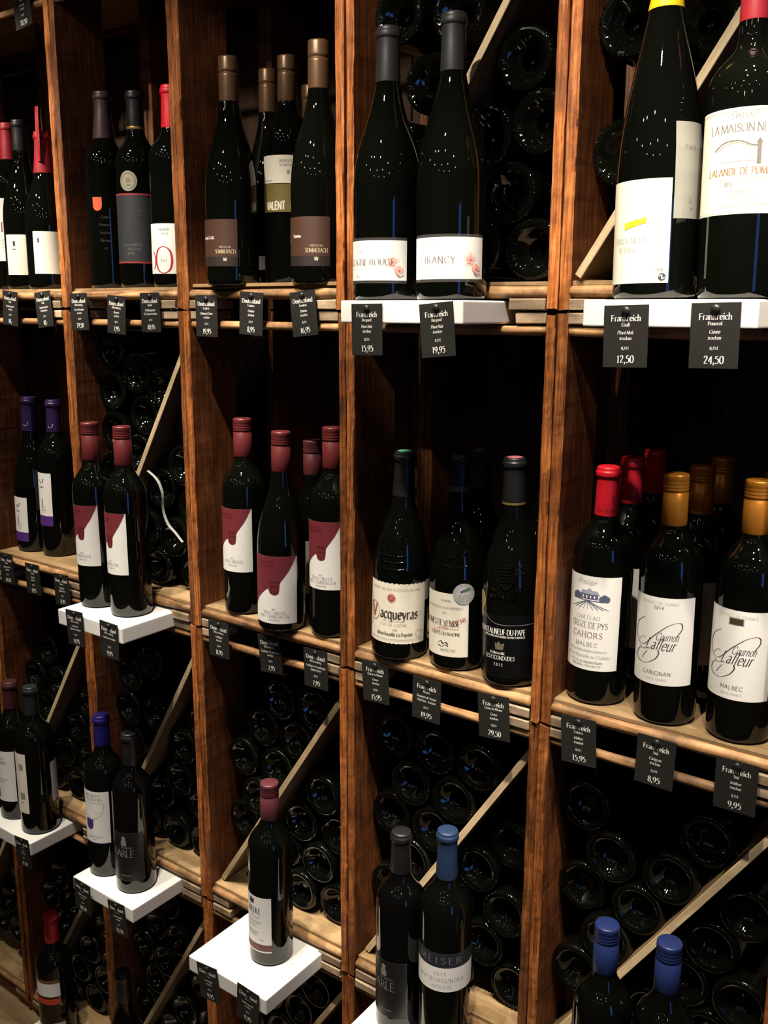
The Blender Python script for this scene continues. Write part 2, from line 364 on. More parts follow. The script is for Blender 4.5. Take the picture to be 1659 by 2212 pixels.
# dusk-blue tall window in the far right wall (its reflection streaks the bottles)
_wm, _nt, _b = new_mat('dusk_window_pane'); _b.inputs['Base Color'].default_value = (.02, .04, .09, 1)
_b.inputs['Emission Color'].default_value = (.10, .28, 1, 1); _b.inputs['Emission Strength'].default_value = 2.4
win = structure('window_1', box_bm(4.385, 4.3999, -2.30, -1.75, .55, 2.25), _wm)
for nm, c in (('window_frame', (4.36, 4.399, -2.35, -2.30, .5, 2.3)), ('window_frame', (4.36, 4.399, -1.75, -1.70, .5, 2.3)), ('window_frame', (4.36, 4.399, -2.30, -1.75, .5, .55)), ('window_frame', (4.36, 4.399, -2.30, -1.75, 2.25, 2.3))):
    mesh_obj(nm, box_bm(*c, .004), W_REAR, win)

# ------------------------------------------------------------------ crates
PX = [-.31, .010, .328, .632, .964, 1.288, 1.612]
COLN = 'ZABCDE'
H = .5313
RZ = {'X': 2.1513, 'T': 1.62, 'M': 1.0887, 'L': .5574, 'F': .0261}
CRATE_LABEL = {
 'TA': 'upper wooden crate at far left with cream-labelled bottles and a red-capped one',
 'TB': 'upper wooden crate holding a gold-sealed bottle and a bottle with an orange shield',
 'TC': 'upper wooden crate holding brown-capped bottles with brown labels',
 'TD': 'upper wooden crate stacked with lying bottles behind two pink-flower-labelled bottles',
 'TE': 'upper right wooden crate behind the yellow-capped bottle and the big cream chateau label',
 'MA': 'wooden crate holding the two purple-capped bottles',
 'MB': 'wooden crate of lying bottles behind two red-capped bottles on a white block',
 'MC': 'wooden crate holding three red-capped bottles with red and white labels',
 'MD': 'wooden crate holding three embossed bottles with black capsules',
 'ME': 'wooden crate holding one bright red capped and two orange capped bottles',
 'LA': 'dim wooden crate at left behind a white block with brown and grey capped bottles',
 'LB': 'wooden crate of lying bottles behind the blue crown labelled bottle and a black one',
 'LC': 'wooden crate of lying bottles behind the single dark red capped bottle on a block',
 'LD': 'wooden crate of lying bottles behind the blue-capped bottle with a white band label',
 'LE': 'lower right wooden crate of lying bottles behind two blue screw-capped bottles',
 'FA': 'bottom wooden crate in shadow behind the bottle with a bright red wax cap',
 'FB': 'bottom wooden crate in deep shadow below the 21,50 price card',
 'FC': 'bottom wooden crate below the large white block with one bottle',
 'LZ': 'crate at the left edge beside the brown capped bottle, mostly out of view',
 'FZ': 'bottom left corner wooden crate with a pale empty shelf front',
 'XA': 'crate at the top left corner whose rail carries a tilted price card',
}
EXTRA = {'XZ': 'crate above the top left corner, outside the picture', 'XB': 'crate stacked above the gold-seal bottle crate', 'XC': 'crate stacked above the brown-label bottle crate', 'XD': 'crate stacked above the pink-flower bottle crate', 'XE': 'crate stacked above the yellow-capped bottle crate',
 'TZ': 'crate left of the cream-labelled bottles, outside the picture', 'MZ': 'crate left of the purple-capped bottles, outside the picture', 'FD': 'bottom crate under the slate blue capped bottle', 'FE': 'bottom crate under the two blue screw-capped bottles'}
_seed = [0]
def board(name, sec, axis, a0, a1, n, mat, parent, jit=.0008, endjit=0.0, edge=None, smooth=False):
    _seed[0] += 1
    return mesh_obj(name, sweep_bm(sec, axis, a0, a1, n, jit, _seed[0] * 1.37, endjit, edge), mat, parent, smooth)
def front_face(o, mat):
    o.data.materials.append(mat)
    for p in o.data.polygons:
        if p.normal.y < -.55: p.material_index = 1
    return o
def circ_sec(cy, cz, r, n=12, sq=1.0):
    return [(cy + r * math.cos(2 * math.pi * k / n) * sq, cz + r * math.sin(2 * math.pi * k / n)) for k in range(n)]
crates = {}
def crate(row, ci):
    x0, x1 = PX[ci] + .0007, PX[ci + 1] - .0007; z0 = RZ[row]; key = row + COLN[ci]
    rnd = random.Random(hash((ord(row), ci)) % 9973)
    root = empty('wine_crate', ((x0 + x1) / 2, 0, z0))
    tag(root, CRATE_LABEL.get(key, EXTRA.get(key)), 'crate', 'stacked wooden wine crates')
    hw = (x1 - x0) / 2; th = .0132; crates[key] = root
    for s in (-1, 1):
        dy = rnd.uniform(-.0015, .0035); a, b = sorted((s * hw, s * (hw - th + rnd.uniform(-.0012, .0008))))
        front_face(board('side_board', rect_sec(a, b, dy, .103, .0016), 'z', .0012 + rnd.uniform(0, .0025), H - .0012 - rnd.uniform(0, .002), 64, W_SIDE, root, .0010, .0022, (0, 1, 2, 7)), W_EDGE)
        board('rear_side_board', rect_sec(a, b, .205, .318, .001), 'z', .002, H - .002, 6, W_REAR, root, .0006)
    nb = 3; bw = (2 * hw - .004) / nb
    for k in range(nb):
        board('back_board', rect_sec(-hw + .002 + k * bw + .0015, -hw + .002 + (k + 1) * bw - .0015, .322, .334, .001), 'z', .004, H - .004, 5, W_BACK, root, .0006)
    lift = .004 if key == 'TC' else 0
    xs0, xs1 = -hw + th + .0012, hw - th - .0012
    board('shelf_board', rect_sec(.010, .318, .0312 + lift, .0362 + lift, .0004), 'x', xs0, xs1, 4, W_PLY, root, .0003)
    board('front_rail', circ_sec(.0095, .0236, .0075, 14, 1.05), 'x', xs0, xs1, 26, W_RAIL, root, .0013, .0005, smooth=True)
    board('rear_rail', circ_sec(.3095, .0236, .0072, 8), 'x', xs0, xs1, 4, W_REAR, root, .0008)
    board('top_rail', circ_sec(.0105, H - .0228, .0062, 12, 1.1), 'x', xs0, xs1, 24, W_RAIL, root, .0012, .0005, smooth=True)
    for s in (-1, 1):
        ln = rnd.uniform(.040, .050)
        a, b = sorted((s * (hw - th - .002), s * (hw - th - .002 - ln)))
        yy = rnd.uniform(-.001, .004)
        board('corner_block', rect_sec(yy, .05, .0016, .0153, .0014), 'x', a, b, 8, W_BLOCK, root, .0011, .0008)
        a, b = sorted((s * (hw - th - .002), s * (hw - th - .002 - ln * rnd.uniform(.9, 1.05))))
        yy = rnd.uniform(-.001, .004)
        board('corner_block', rect_sec(yy, .05, H - .0150, H - .0016, .0014), 'x', a, b, 8, W_BLOCK, root, .0011, .0008)
    return root
for row in 'XTMLF':
    for ci in range(6): crate(row, ci)

# ------------------------------------------------------------------ diagonal divider boards
DIV = {'TD': 'pale plywood strip leaning diagonally behind the pink-flower-labelled bottles', 'TE': 'pale plywood strip ending beside the cream pinot noir label',
 'MB': 'pale diagonal plywood strip behind two red-capped bottles on a white block', 'LA': 'pale diagonal plywood strip behind the brown and grey capped bottles',
 'LB': 'diagonal plywood strip above the lying bottles behind the crown label bottle', 'LC': 'diagonal plywood strip running down to the shelf behind the dark red capped bottle',
 'LD': 'diagonal plywood strip behind the blue-capped bottle with white band label', 'LE': 'broad diagonal plywood strip behind two blue screw-capped bottles',
 'FA': 'dim diagonal plywood strip beside the red wax cap', 'FB': 'dim diagonal plywood strip in the bottom crate below the 21,50 card', 'FC': 'diagonal plywood strip in the bottom crate right of the large white block', 'FZ': 'dim diagonal plywood strip at the left edge under the price card'}
DTH = .0095
def div_line(row, ci):
    x0, x1 = PX[ci] + .0185, PX[ci + 1] - .0165
    return (x0, RZ[row] + .0372), (x1, RZ[row] + H - .045)
for key, lab in DIV.items():
    (xa, za), (xb, zb) = div_line(key[0], COLN.index(key[1]))
    ln = math.hypot(xb - xa, zb - za) - .006; ang = math.atan2(xb - xa, zb - za)
    yb = .022 if key not in ('TE',) else .004
    o = board('divider_board', rect_sec(-DTH / 2, DTH / 2, yb, .312, .0006), 'z', 0, ln, 12, W_DIVFACE, None, .0004, .0006); front_face(o, W_PLYEDGE)
    o.location = (xa + DTH * .55, 0, za + .004); o.rotation_euler = (0, ang, 0)
    tag(o, lab, 'board', 'diagonal divider boards in the crates')

# ------------------------------------------------------------------ white display blocks
BLOCKS = {'TD': (1.030, 1.213, -.092, 'white painted wood block under the two pink-flower-labelled bottles'),
 'TE': (1.368, 1.548, -.102, 'white painted wood block carrying the 12,50 and 24,50 price cards'),
 'MB': (.400, .576, -.110, 'white painted wood block under two red-capped bottles with 11,95 and 9,95 cards'),
 'LA': (.050, .229, -.096, 'white painted wood block at left under brown and grey capped bottles'),
 'LB': (.390, .563, -.112, 'white painted wood block under the blue crown label bottle and a black bottle'),
 'LC': (.734, .909, -.135, 'large white painted wood block under the single dark red capped bottle'),
 'LD': (1.045, 1.226, -.098, 'white painted wood block at bottom edge under the blue-capped white band bottle'),
 'LE': (1.372, 1.548, -.105, 'white painted wood block under two blue screw-capped bottles'),
 'FA': (.088, .262, -.10, 'white painted wood block at bottom left with a dark card lying on it'),
 'FB': (.390, .563, -.105, 'white block in the bottom crate under the dark necked bottle')}
for key, (xa, xb, yf, lab) in BLOCKS.items():
    z0 = RZ[key[0]]
    bm = box_bm(-(xb - xa) / 2, (xb - xa) / 2, yf, .075, -.0151, .0129, .0024, 3)
    o = mesh_obj('display_block', bm, WHITE_PAINT, None, False); o.location = ((xa + xb) / 2, 0, z0)
    tag(o, lab, 'block', 'white display blocks wedged between the crate rails')

# ------------------------------------------------------------------ bottles
def profile(shape, R, h):
    base = [(0, .021), (R * .30, .0185), (R * .52, .0105), (R * .68, .0028), (R * .80, .0), (R * .90, .0004), (R * .97, .0032), (R, .0085)]
    if shape == 'bordeaux':
        up = [(R, .30 * h), (R, .625 * h), (R * .985, .655 * h), (R * .93, .685 * h), (R * .80, .715 * h), (R * .62, .742 * h), (.0178, .768 * h), (.0148, .795 * h), (.0137, .84 * h), (.0135, .985 * h), (.0125, .998 * h)]
    elif shape == 'burgundy':
        up = [(R, .22 * h), (R, .40 * h), (R * .985, .455 * h), (R * .93, .515 * h), (R * .83, .575 * h), (R * .69, .635 * h), (R * .55, .69 * h), (R * .44, .745 * h), (.0152, .80 * h), (.0142, .84 * h), (.0136, .985 * h), (.0125, .998 * h)]
    else:  # tall flute-like
        up = [(R, .20 * h), (R, .36 * h), (R * .975, .44 * h), (R * .90, .53 * h), (R * .78, .62 * h), (R * .64, .71 * h), (R * .51, .79 * h), (.0172, .86 * h), (.0150, .90 * h), (.0137, .985 * h), (.0125, .998 * h)]
    # only the curved part is splined
    pts = base + up
    sp = catmull(base, 3)[:-1] + [base[-1], up[0]] + catmull(up[1:], 4)
    return sp + [(0, h)]
def rfun_of(prof):
    side = [p for p in prof if p[0] > 0]
    i0 = max(range(len(side)), key=lambda i: side[i][0] > 0 and side[i][1] < .01)
    side = side[i0:]
    def r(z):
        for (r0, z0), (r1, z1) in zip(side[:-1], side[1:]):
            if z0 <= z <= z1: return r0 + (r1 - r0) * (z - z0) / max(1e-6, z1 - z0)
        return side[0][0] if z < side[0][1] else side[-1][0]
    return r
_glass_cache = {}
def glass_mesh(shape, R, h, mat):
    k = (shape, round(R, 4), round(h, 3), mat.name)
    if k not in _glass_cache:
        pr_ = profile(shape, R, h); bm = lathe_bm(pr_, 56)
        me = bpy.data.meshes.new('bottle_glass'); bm.to_mesh(me); bm.free()
        for p in me.polygons: p.use_smooth = True
        me.materials.append(mat); _glass_cache[k] = (me, rfun_of(pr_))
    return _glass_cache[k]
def cap_profile(kind, rf, zc, h):
    if kind == 'screw':
        r = .0151; t = h + .001
        return [(r * .965, zc - .0002), (r, zc + .0012), (r, t - .0225), (r * .955, t - .0220), (r * .955, t - .0208), (r, t - .0202), (r, t - .0175), (r * .97, t - .0168), (r, t - .0160), (r, t - .0136), (r * .97, t - .0130), (r, t - .0122), (r * .99, t - .0095), (r * .975, t - .0085), (r, t - .0075), (r, t - .0022), (r * .965, t - .0006), (r * .88, t), (0, t + .0002)]
    if kind == 'plain':      # long smooth screw capsule with one groove
        r = .0150; t = h + .001
        return [(rf(zc) + .0003, zc), (max(r * .99, rf(zc) + .0005), zc + .0015), (r, t - .028), (r, t - .0240), (r * .93, t - .0234), (r * .93, t - .0222), (r, t - .0216), (r * 1.01, t - .0185), (r, t - .017), (r, t - .0025), (r * .96, t - .0006), (r * .87, t), (0, t + .0003)]
    t = h + .0008            # cork capsule with lip bead
    lo = rf(zc) + .0005
    return [(lo, zc), (lo + .0002, zc + .002), (max(.0143, rf(h * .9) + .0006), h * .9), (.0142, t - .0142), (.0143, t - .0134), (.0158, t - .0128), (.0160, t - .0105), (.0160, t - .0072), (.0158, t - .0060), (.0146, t - .0054), (.0147, t - .0030), (.0143, t - .0010), (.0128, t), (.006, t + .0002), (0, t + .0002)]
def bottle(x, y, z, h, R, tilt, shape, cap, label, glass=GLASS, group=None, name='wine_bottle', bands=()):
    root = empty(name, (x, y, z + .0004), (0, tilt, 0))
    tag(root, label, 'bottle', group)
    me, rf = glass_mesh(shape, R, h, glass)
    data_obj('bottle_glass', me, root)
    if cap:
        kind, mat, zc = cap
        c = mesh_obj('screw_cap' if kind != 'foil' else 'capsule', lathe_bm(cap_profile(kind, rf, zc, h), 40), mat, root, True)
        for za, zb, bm_ in bands:
            mesh_obj('capsule_band', lathe_bm([(rf((za + zb) / 2) + .0009 if za < h * .9 else .0155, za), (rf((za + zb) / 2) + .0011 if za < h * .9 else .0157, (za + zb) / 2), (rf((za + zb) / 2) + .0009 if za < h * .9 else .0155, zb)], 40), bm_, c, True)
    root['_r'] = 0; del root['_r']
    return root, rf
def label(root, rf, pl, pr_, z0, z1, mat, name='label', off=.00025, rag=0):
    m = CylMap(rf, (pl + pr_) / 2); hw = math.radians(pr_ - pl) / 2 * m.R
    I = Ink(); n = max(8, int(hw * 2 / .003)); nv = max(1, int((z1 - z0) / .02))
    for i in range(n):
        a = -hw + 2 * hw * i / n; b = -hw + 2 * hw * (i + 1) / n
        for j in range(nv):
            va = z0 + (z1 - z0) * j / nv; vb = z0 + (z1 - z0) * (j + 1) / nv
            ra = rag * math.sin(a * 900) if rag else 0; rb = rag * math.sin(b * 900) if rag else 0
            I.quad((a, va + (ra if j == 0 else 0)), (b, va + (rb if j == 0 else 0)), (b, vb + (ra if j == nv - 1 else 0)), (a, vb + (ra if j == nv - 1 else 0)))
    o = I.emit(name, m, mat, root, off)
    return o, m, hw
def art(lab, m, mat, fn, name='lettering', off=.0005):
    I = Ink(); fn(I); return I.emit(name, m, mat, lab, off)
def tube_on(root, m, paths, r=.0014, mat=None, name='embossed_crest'):
    bm = bmesh.new()
    for pts in paths:
        P = [Vector(m(a, b, r * .3)) for a, b in pts]; rings = []
        for i, p in enumerate(P):
            t = (P[min(i + 1, len(P) - 1)] - P[max(i - 1, 0)]).normalized(); n = Vector((p.x, p.y, 0)).normalized(); s = t.cross(n).normalized()
            rings.append([bm.verts.new(p + (s * math.cos(a) + n * math.sin(a)) * r) for a in [2 * math.pi * k / 6 for k in range(6)]])
        for a, b in zip(rings[:-1], rings[1:]):
            for k in range(6): bm.faces.new((a[k], a[(k + 1) % 6], b[(k + 1) % 6], b[k]))
    bmesh.ops.recalc_face_normals(bm, faces=bm.faces[:])
    return mesh_obj(name, bm, mat or GLASS, root, True)

CAP_DRED = plain('dark_red_cap', (.105, .016, .017), .36, spec=.4)
CAP_BROWN = plain('brown_cap', (.145, .076, .037), .36, metal=.35)
CAP_PURPLE = plain('purple_cap', (.032, .014, .070), .32)
CAP_RED = plain('bright_red_cap', (.62, .012, .024), .4)
CAP_ORANGE = plain('copper_orange_cap', (.50, .19, .020), .32, metal=.45)
CAP_BLACK = plain('black_capsule', (.012, .012, .012), .38)
CAP_GREY = plain('grey_capsule', (.024, .024, .025), .45)
CAP_BLUE = plain('blue_cap', (.016, .028, .115), .34)
CAP_BLUE2 = plain('slate_blue_cap', (.016, .034, .085), .4)
CAP_ULTRA = plain('ultramarine_cap', (.016, .012, .15), .38)
CAP_MAROON = plain('maroon_cap', (.060, .016, .018), .42)
CAP_GREEN = plain('dark_green_cap', (.016, .022, .020), .35)
CAP_YELLOW = plain('yellow_cap', (.75, .50, .010), .45)
CAP_PLUM = plain('plum_cap', (.055, .025, .028), .4)
CAP_WINE = plain('wine_red_cap', (.33, .014, .024), .45)
GOLD = plain('gold_foil', (.55, .38, .12), .35, metal=.7)
SILVER = plain('silver_seal', (.62, .61, .60), .4, metal=.25)
BROWN_LAB = paper('brown_label', (.050, .019, .010)); DARK_LAB = paper('dark_brown_label', (.015, .008, .006))
RED_LAB = ink((.155, .018, .026))

# --- upper crate A
r, f = bottle(.0465, .09, 1.6565, .3174, .0375, .01, 'bordeaux', ('foil', CAP_WINE, .250), 'bottle with a red capsule and white label cut by the left edge')
l, m, hw = label(r, f, -75, 39, .056, .175, PAPER)
art(l, m, ink((.25, .02, .03)), lambda I: I.text('R', hw - .007, .112, .017, thick=10, thin=3))
art(l, m, LGREY_INK, lambda I: [I.text(s, hw - .012, .095 - .007 * i, .003) for i, s in enumerate(('wein', 'gut', 'am', 'rot'))])
r, f = bottle(.1322, .06, 1.6565, .3095, .04, .01, 'burgundy', ('foil', CAP_BLACK, .255), 'black-capsuled bottle with a cream label beside the red ribbon bottle')
l, m, hw = label(r, f, -8, 96, .027, .101, CREAM2)
art(l, m, BLACK_INK, lambda I: [I.rect(-.018, -.0135, .080, .089), I.text('wein', -.016, .073, .003)])
r, f = bottle(.2237, .045, 1.6565, .2778, .04, .01, 'burgundy', ('foil', CAP_WINE, .206), 'bottle with a red ribbon at its neck and a cream label')
l, m, hw = label(r, f, 14, 108, .027, .102, CREAM2)
art(l, m, BLACK_INK, lambda I: I.rect(-.024, -.021, .082, .090))
mesh_obj('neck_ribbon', sweep_bm(rect_sec(-.004, .004, -.0008, .0008, .0003), 'z', .225, .318, 10, .003, 3.3), CAP_WINE, r).location = (.012, -.0165, 0)

# --- upper crate B
r, f = bottle(.382, .06, 1.6565, .3286, .0365, .005, 'bordeaux', ('foil', CAP_PLUM, .252), 'plum-capped bottle with gold neck rings and a small orange shield',
              bands=((.253, .257, GOLD), (.262, .264, GOLD), (.270, .273, GOLD)))
m = CylMap(f, 24); I = Ink(); I.poly([(-.0085, .153), (.0085, .153), (.0085, .138), (.006, .132), (0, .130), (-.006, .132), (-.0085, .138)])
I.emit('shield_badge', m, ink((.62, .085, .030)), r, .0004)
art(r, m, ink((.05, .035, .03)), lambda I: [I.text(s, .012, .118 - .013 * i, .0045, thick=8, slant=.2, serif=False) for i, s in enumerate(('Cuvée', 'Premium', 'trocken', 'Barrique', 'rot'))])
r, f = bottle(.4718, .055, 1.6565, .3176, .0365, .01, 'bordeaux', ('foil', CAP_BLACK, .257), 'black-capped bottle with a round pale seal and slate label edged in red', bands=((.258, .262, GOLD),))
l, m, hw = label(r, f, -38, 80, .040, .153, paper('slate_label', (.026, .027, .032)))
art(l, m, ink((.30, .035, .035)), lambda I: [I.rect(-hw, hw, .150, .153), I.rect(-hw, hw, .040, .043)], 'label_border')
art(l, m, ink((.06, .063, .072)), lambda I: [I.curve([(.022, .125), (.006, .118), (-.008, .095), (-.012, .07), (-.006, .046)], .0013), I.curve([(.024, .118), (.010, .112), (-.003, .092), (-.007, .07), (-.001, .046)], .0009)], 'label_swirl')
art(l, m, ink((.15, .14, .12)), lambda I: [I.text('KATZENBERG', .006, .068, .0042), I.text('KELLEREI', .008, .061, .0042), I.text('WEIN', .002, .054, .0042)])
m2 = CylMap(f, 24); I = Ink(); I.disc(0, .1725, .0155, 28, .0162); s_ = I.emit('round_seal', m2, plain('pewter_seal', (.36, .33, .25), .45, metal=.3), r, .0006)
art(s_, m2, ink((.20, .18, .13)), lambda I: [I.ring(0, .1725, .0125, .0007), I.disc(0, .174, .004, 10), I.text('1985', 0, .1645, .003)], 'seal_relief', .0009)
r, f = bottle(.5641, .05, 1.6565, .3143, .0375, .01, 'bordeaux', ('foil', CAP_RED, .25), 'red-capped bottle with a large red letter O, half hidden by the post')
l, m, hw = label(r, f, -40, 76, .021, .100, PAPER)
art(l, m, ink((.42, .022, .028)), lambda I: [I.curve([(.000, .064), (-.011, .058), (-.0145, .043), (-.011, .028), (0, .022), (.011, .028), (.0145, .043), (.011, .058)], .0036, .0010, 0, 8, True), I.curve([(-.022, .056), (-.0175, .047), (-.0175, .036), (-.022, .028)], .003, .001, 0)])
art(l, m, GREY_INK, lambda I: [I.text('ROT', .001, .040, .0040, track=12), I.text('AM WEIN', .002, .089, .0036), I.text('OTTER', .002, .082, .0036)])

# --- upper crate C
def sommer(r, f, pl, pr_, z0, z1, zs, word):
    l, m, hw = label(r, f, pl, pr_, zs, z1, BROWN_LAB)
    l2, m2, hw2 = label(r, f, pl, pr_, z0, zs, DARK_LAB, 'label_foot')
    art(l, m, ink((.72, .66, .58)), lambda I: I.text(word, -hw * .30, zs + (z1 - zs) * .47, .0040, serif=False, thick=13, thin=9))
    art(l, m, ink((.42, .34, .22)), lambda I: [I.text('SOMMERACH', hw * .50, zs + .0045, .0058, sx=.72), I.text('WINZER AM', hw * .50, zs + .0125, .0026)])
    art(l2, m2, ink((.45, .36, .26)), lambda I: [I.poly([(hw * .5 - .0025, zs - .0065), (hw * .5 + .0025, zs - .0065), (hw * .5 + .003, zs - .001), (hw * .5 + .001, zs - .003), (hw * .5, zs - .0005), (hw * .5 - .001, zs - .003), (hw * .5 - .003, zs - .001)])], 'crown_mark')
r, f = bottle(.7275, .02, 1.6565, .3273, .0405, .01, 'burgundy', ('plain', CAP_BROWN, .266), 'brown-capped bottle with a brown label nearest the left crate wall')
sommer(r, f, -52, 56, .028, .096, .042, 'Cuvée C.A.B.')
r, f = bottle(.687, .15, 1.6565, .3407, .04, .005, 'burgundy', ('plain', CAP_BROWN, .276), 'brown-capped bottle standing in shadow behind two brown-capped bottles', name='wine_bottle')
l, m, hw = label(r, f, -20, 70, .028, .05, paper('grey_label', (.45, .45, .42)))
r, f = bottle(.7764, .095, 1.6565, .3368, .0375, .01, 'bordeaux', ('plain', CAP_BROWN, .273), 'brown-capped bottle with a white label above an olive one')
l, m, hw = label(r, f, -34, 82, .152, .192, CREAM2)
l2, m2, hw2 = label(r, f, -34, 82, .110, .151, paper('olive_label', (.165, .120, .030)), 'olive_label')
art(l, m, GREY_INK, lambda I: [I.text('WEINGUT', .008, .182, .0035), I.text('SCHÄFER'.replace('Ä', 'A'), .008, .176, .0035)]); art(l, m, GREY_INK, lambda I: I.text('2014 trocken', -.022, .1545, .0025))
art(l, m, GREY_INK, lambda I: I.rect(.010, .014, .165, .171), 'small_crest')
art(l2, m2, ink((.78, .74, .58)), lambda I: I.text('VALENT', -.010, .1135, .0115, serif=False, thick=14, thin=13, sx=.62))
r, f = bottle(.8928, .03, 1.6565, .327, .0405, .01, 'burgundy', ('plain', CAP_BROWN, .265), 'brown-capped bottle with a brown Domina label beside the right crate wall')
sommer(r, f, -48, 62, .025, .092, .039, 'Domina')
art(r, CylMap(f, -50), ink((.5, .45, .38)), lambda I: I.text('S', .001, .055, .014, thick=8), 'back_lettering')
bottle(.705, .236, 1.6565, .33, .038, 0, 'burgundy', ('plain', CAP_BROWN, .27), 'brown cap at the very back of the upper brown-label crate')

# --- upper crate D
CLEAR = plain('clear_label_film', (.05, .048, .045), .12, spec=.8)
PINK = ink((.80, .40, .36)); PINK2 = ink((.86, .62, .56)); PINK3 = ink((.55, .12, .12))
def flower(l, m, cx, cy, s):
    def pet(I, ang, ln, wd, x, y):
        ca, sa = math.cos(ang), math.sin(ang)
        pts = catmull([(0, 0), (ln * .35, wd), (ln * .8, wd * .9), (ln, 0), (ln * .8, -wd * .9), (ln * .35, -wd)], 4, True)[:-1]
        I.poly([(x + a * ca - b * sa, y + a * sa + b * ca) for a, b in pts])
    art(l, m, PINK2, lambda I: [pet(I, a, s, s * .36, cx, cy) for a in (.4, 1.55, 2.8, 3.9, 5.2)], 'flower_petals', .0005)
    art(l, m, PINK, lambda I: [pet(I, a, s * .62, s * .2, cx, cy) for a in (.4, 1.55, 2.8, 3.9, 5.2)] + [pet(I, a, s * .7, s * .3, cx + s * .9, cy - s * 1.1) for a in (.2, 1.6, 3.0, 4.4)], 'flower_petals', .0007)
    art(l, m, PINK3, lambda I: [I.disc(cx, cy, s * .14, 8), I.disc(cx + s * .95, cy - s * 1.1, s * .16, 8)], 'flower_hearts', .0009)
    art(l, m, ink((.10, .08, .05)), lambda I: I.curve([(cx + s * .5, cy - s * 1.4), (cx + s * 1.0, cy - s * 1.9), (cx + s * 1.6, cy - s * 1.6)], .0008, n=3), 'flower_twig', .0009)
for (x, y, h, R, t, pl, pr_, word, lab) in ((1.0684, -.045, .3237, .0425, .004, -60, 72, 'BOURGOGNE ROUGE', 'grey-capsuled burgundy bottle with a pink flower label reading Bourgogne Rouge'),
                                     (1.1664, -.045, .3241, .0432, -.008, -42, 90, 'IRANCY', 'grey-capsuled burgundy bottle with a pink flower label reading Irancy')):
    r, f = bottle(x, y, 1.6329, h, R, t, 'burgundy', ('foil', CAP_GREY, .261), lab)
    label(r, f, pl, pr_, .0205, .0755, CLEAR, 'label_film', .0002)
    l, m, hw = label(r, f, pl, pr_, .0240, .0720, PAPER, 'label', .0004)
    flower(l, m, hw * .60, .046, .0095)
    art(l, m, ink((.13, .08, .075)), lambda I: I.text(word, hw * (-.16 if len(word) < 9 else .66), .0425, .0075, 'c' if len(word) < 9 else 'r', thick=7, thin=3, track=10 if len(word) < 9 else 1), off=.0010)
    art(l, m, LGREY_INK, lambda I: [I.text('Louise', -hw * .42, .0650, .0042, slant=.3, serif=False, thick=7), I.text('Pinon', -hw * .36, .0585, .0042, slant=.3, serif=False, thick=7), I.text('2012', -hw * .4, .0270, .0034), I.line([(-hw * .8, .038), (hw * .1, .038)], .0003)], off=.0007)

# --- upper crate E
r, f = bottle(1.4253, -.05, 1.6329, .330, .0432, -.02, 'flute', ('foil', CAP_YELLOW, .284), 'tall yellow-capped bottle with a cream Pinot Noir label')
l, m, hw = label(r, f, -84, 38, .016, .118, CREAM2)
def _smudge(I):
    for i in range(9):
        a = -.002 + i * .0021 * 1.25; I.quad((a - .001, .0700 + .0006 * i), (a + .003, .0706 + .0006 * i), (a + .003, .0755 + .0011 * (i % 3) + .0005 * i), (a - .001, .0765 + .0007 * (i % 2) + .0004 * i))
art(l, m, ink((.78, .62, .02)), _smudge, 'yellow_emblem')
art(l, m, ink((.26, .25, .20)), lambda I: [I.text('PINOT NOIR', .023, .0560, .0058, 'r', thick=6, thin=2.5), I.text('RESERVE', .014, .0475, .0048, 'r', thick=6, thin=2.5)])
art(l, m, BLACK_INK, lambda I: [I.text('750 ml', hw - .0095, .0275, .0030, sx=.8), I.disc(hw - .0065, .0218, .0038, 18)])
art(l, m, CREAM2, lambda I: [I.curve([(hw - .0095, .0225), (hw - .0065, .0235), (hw - .0065, .0200), (hw - .0038, .0212)], .0011)], 'recycling_mark', .0007)
l, m, hw = label(r, f, 41, 104, .079, .172, paper('shaded_back_label', (.27, .26, .225)), 'back_label')  # paper colour darkened to carry the shade on this side of the bottle
art(l, m, ink((.20, .20, .18)), lambda I: [I.text('P. M. S.', -.006, .146, .004), I.text('a', -.005, .095, .006), I.text('vin', -.003, .088, .003)])
r, f = bottle(1.5145, -.055, 1.6329, .302, .0408, -.02, 'bordeaux', ('foil', CAP_WINE, .258), 'broad bottle with a large cream chateau label and red capsule at the right edge')
l, m, hw = label(r, f, -70, 74, .079, .175, CREAM)
INKB = ink((.14, .12, .10))
def _gate(I):
    y0 = .126
    I.curve([(-.022, y0 + .012), (-.012, y0 + .0185), (.002, y0 + .0195), (.014, y0 + .015), (.020, y0 + .015)], .0009, n=5)
    I.curve([(-.018, y0 + .0115), (-.010, y0 + .0165), (.002, y0 + .0175), (.014, y0 + .0135)], .0004, n=5)
    I.rect(.0185, .0225, y0 - .002, y0 + .017); I.poly([(.0175, y0 + .017), (.0235, y0 + .017), (.0205, y0 + .0215)])
    for i in range(24): I.disc(-.014 + i * .00135, y0 + .0008 + .0004 * (i % 2), .0005, 5)
art(l, m, INKB, _gate, 'gate_engraving')
art(l, m, INKB, lambda I: [I.text('CHATEAU', .004, .1655, .0045, thick=8), I.text('LA MAISON NEUVE', .008, .1535, .0072, thick=9, thin=3, sx=.92), I.text('2011', -.006, .1045, .0042), I.text('Leroy', .003, .0975, .0045, slant=.4, serif=False, thick=6)])
art(l, m, ink((.26, .13, .07)), lambda I: I.text('LALANDE DE POMEROL', .009, .1150, .0062, sx=.88))
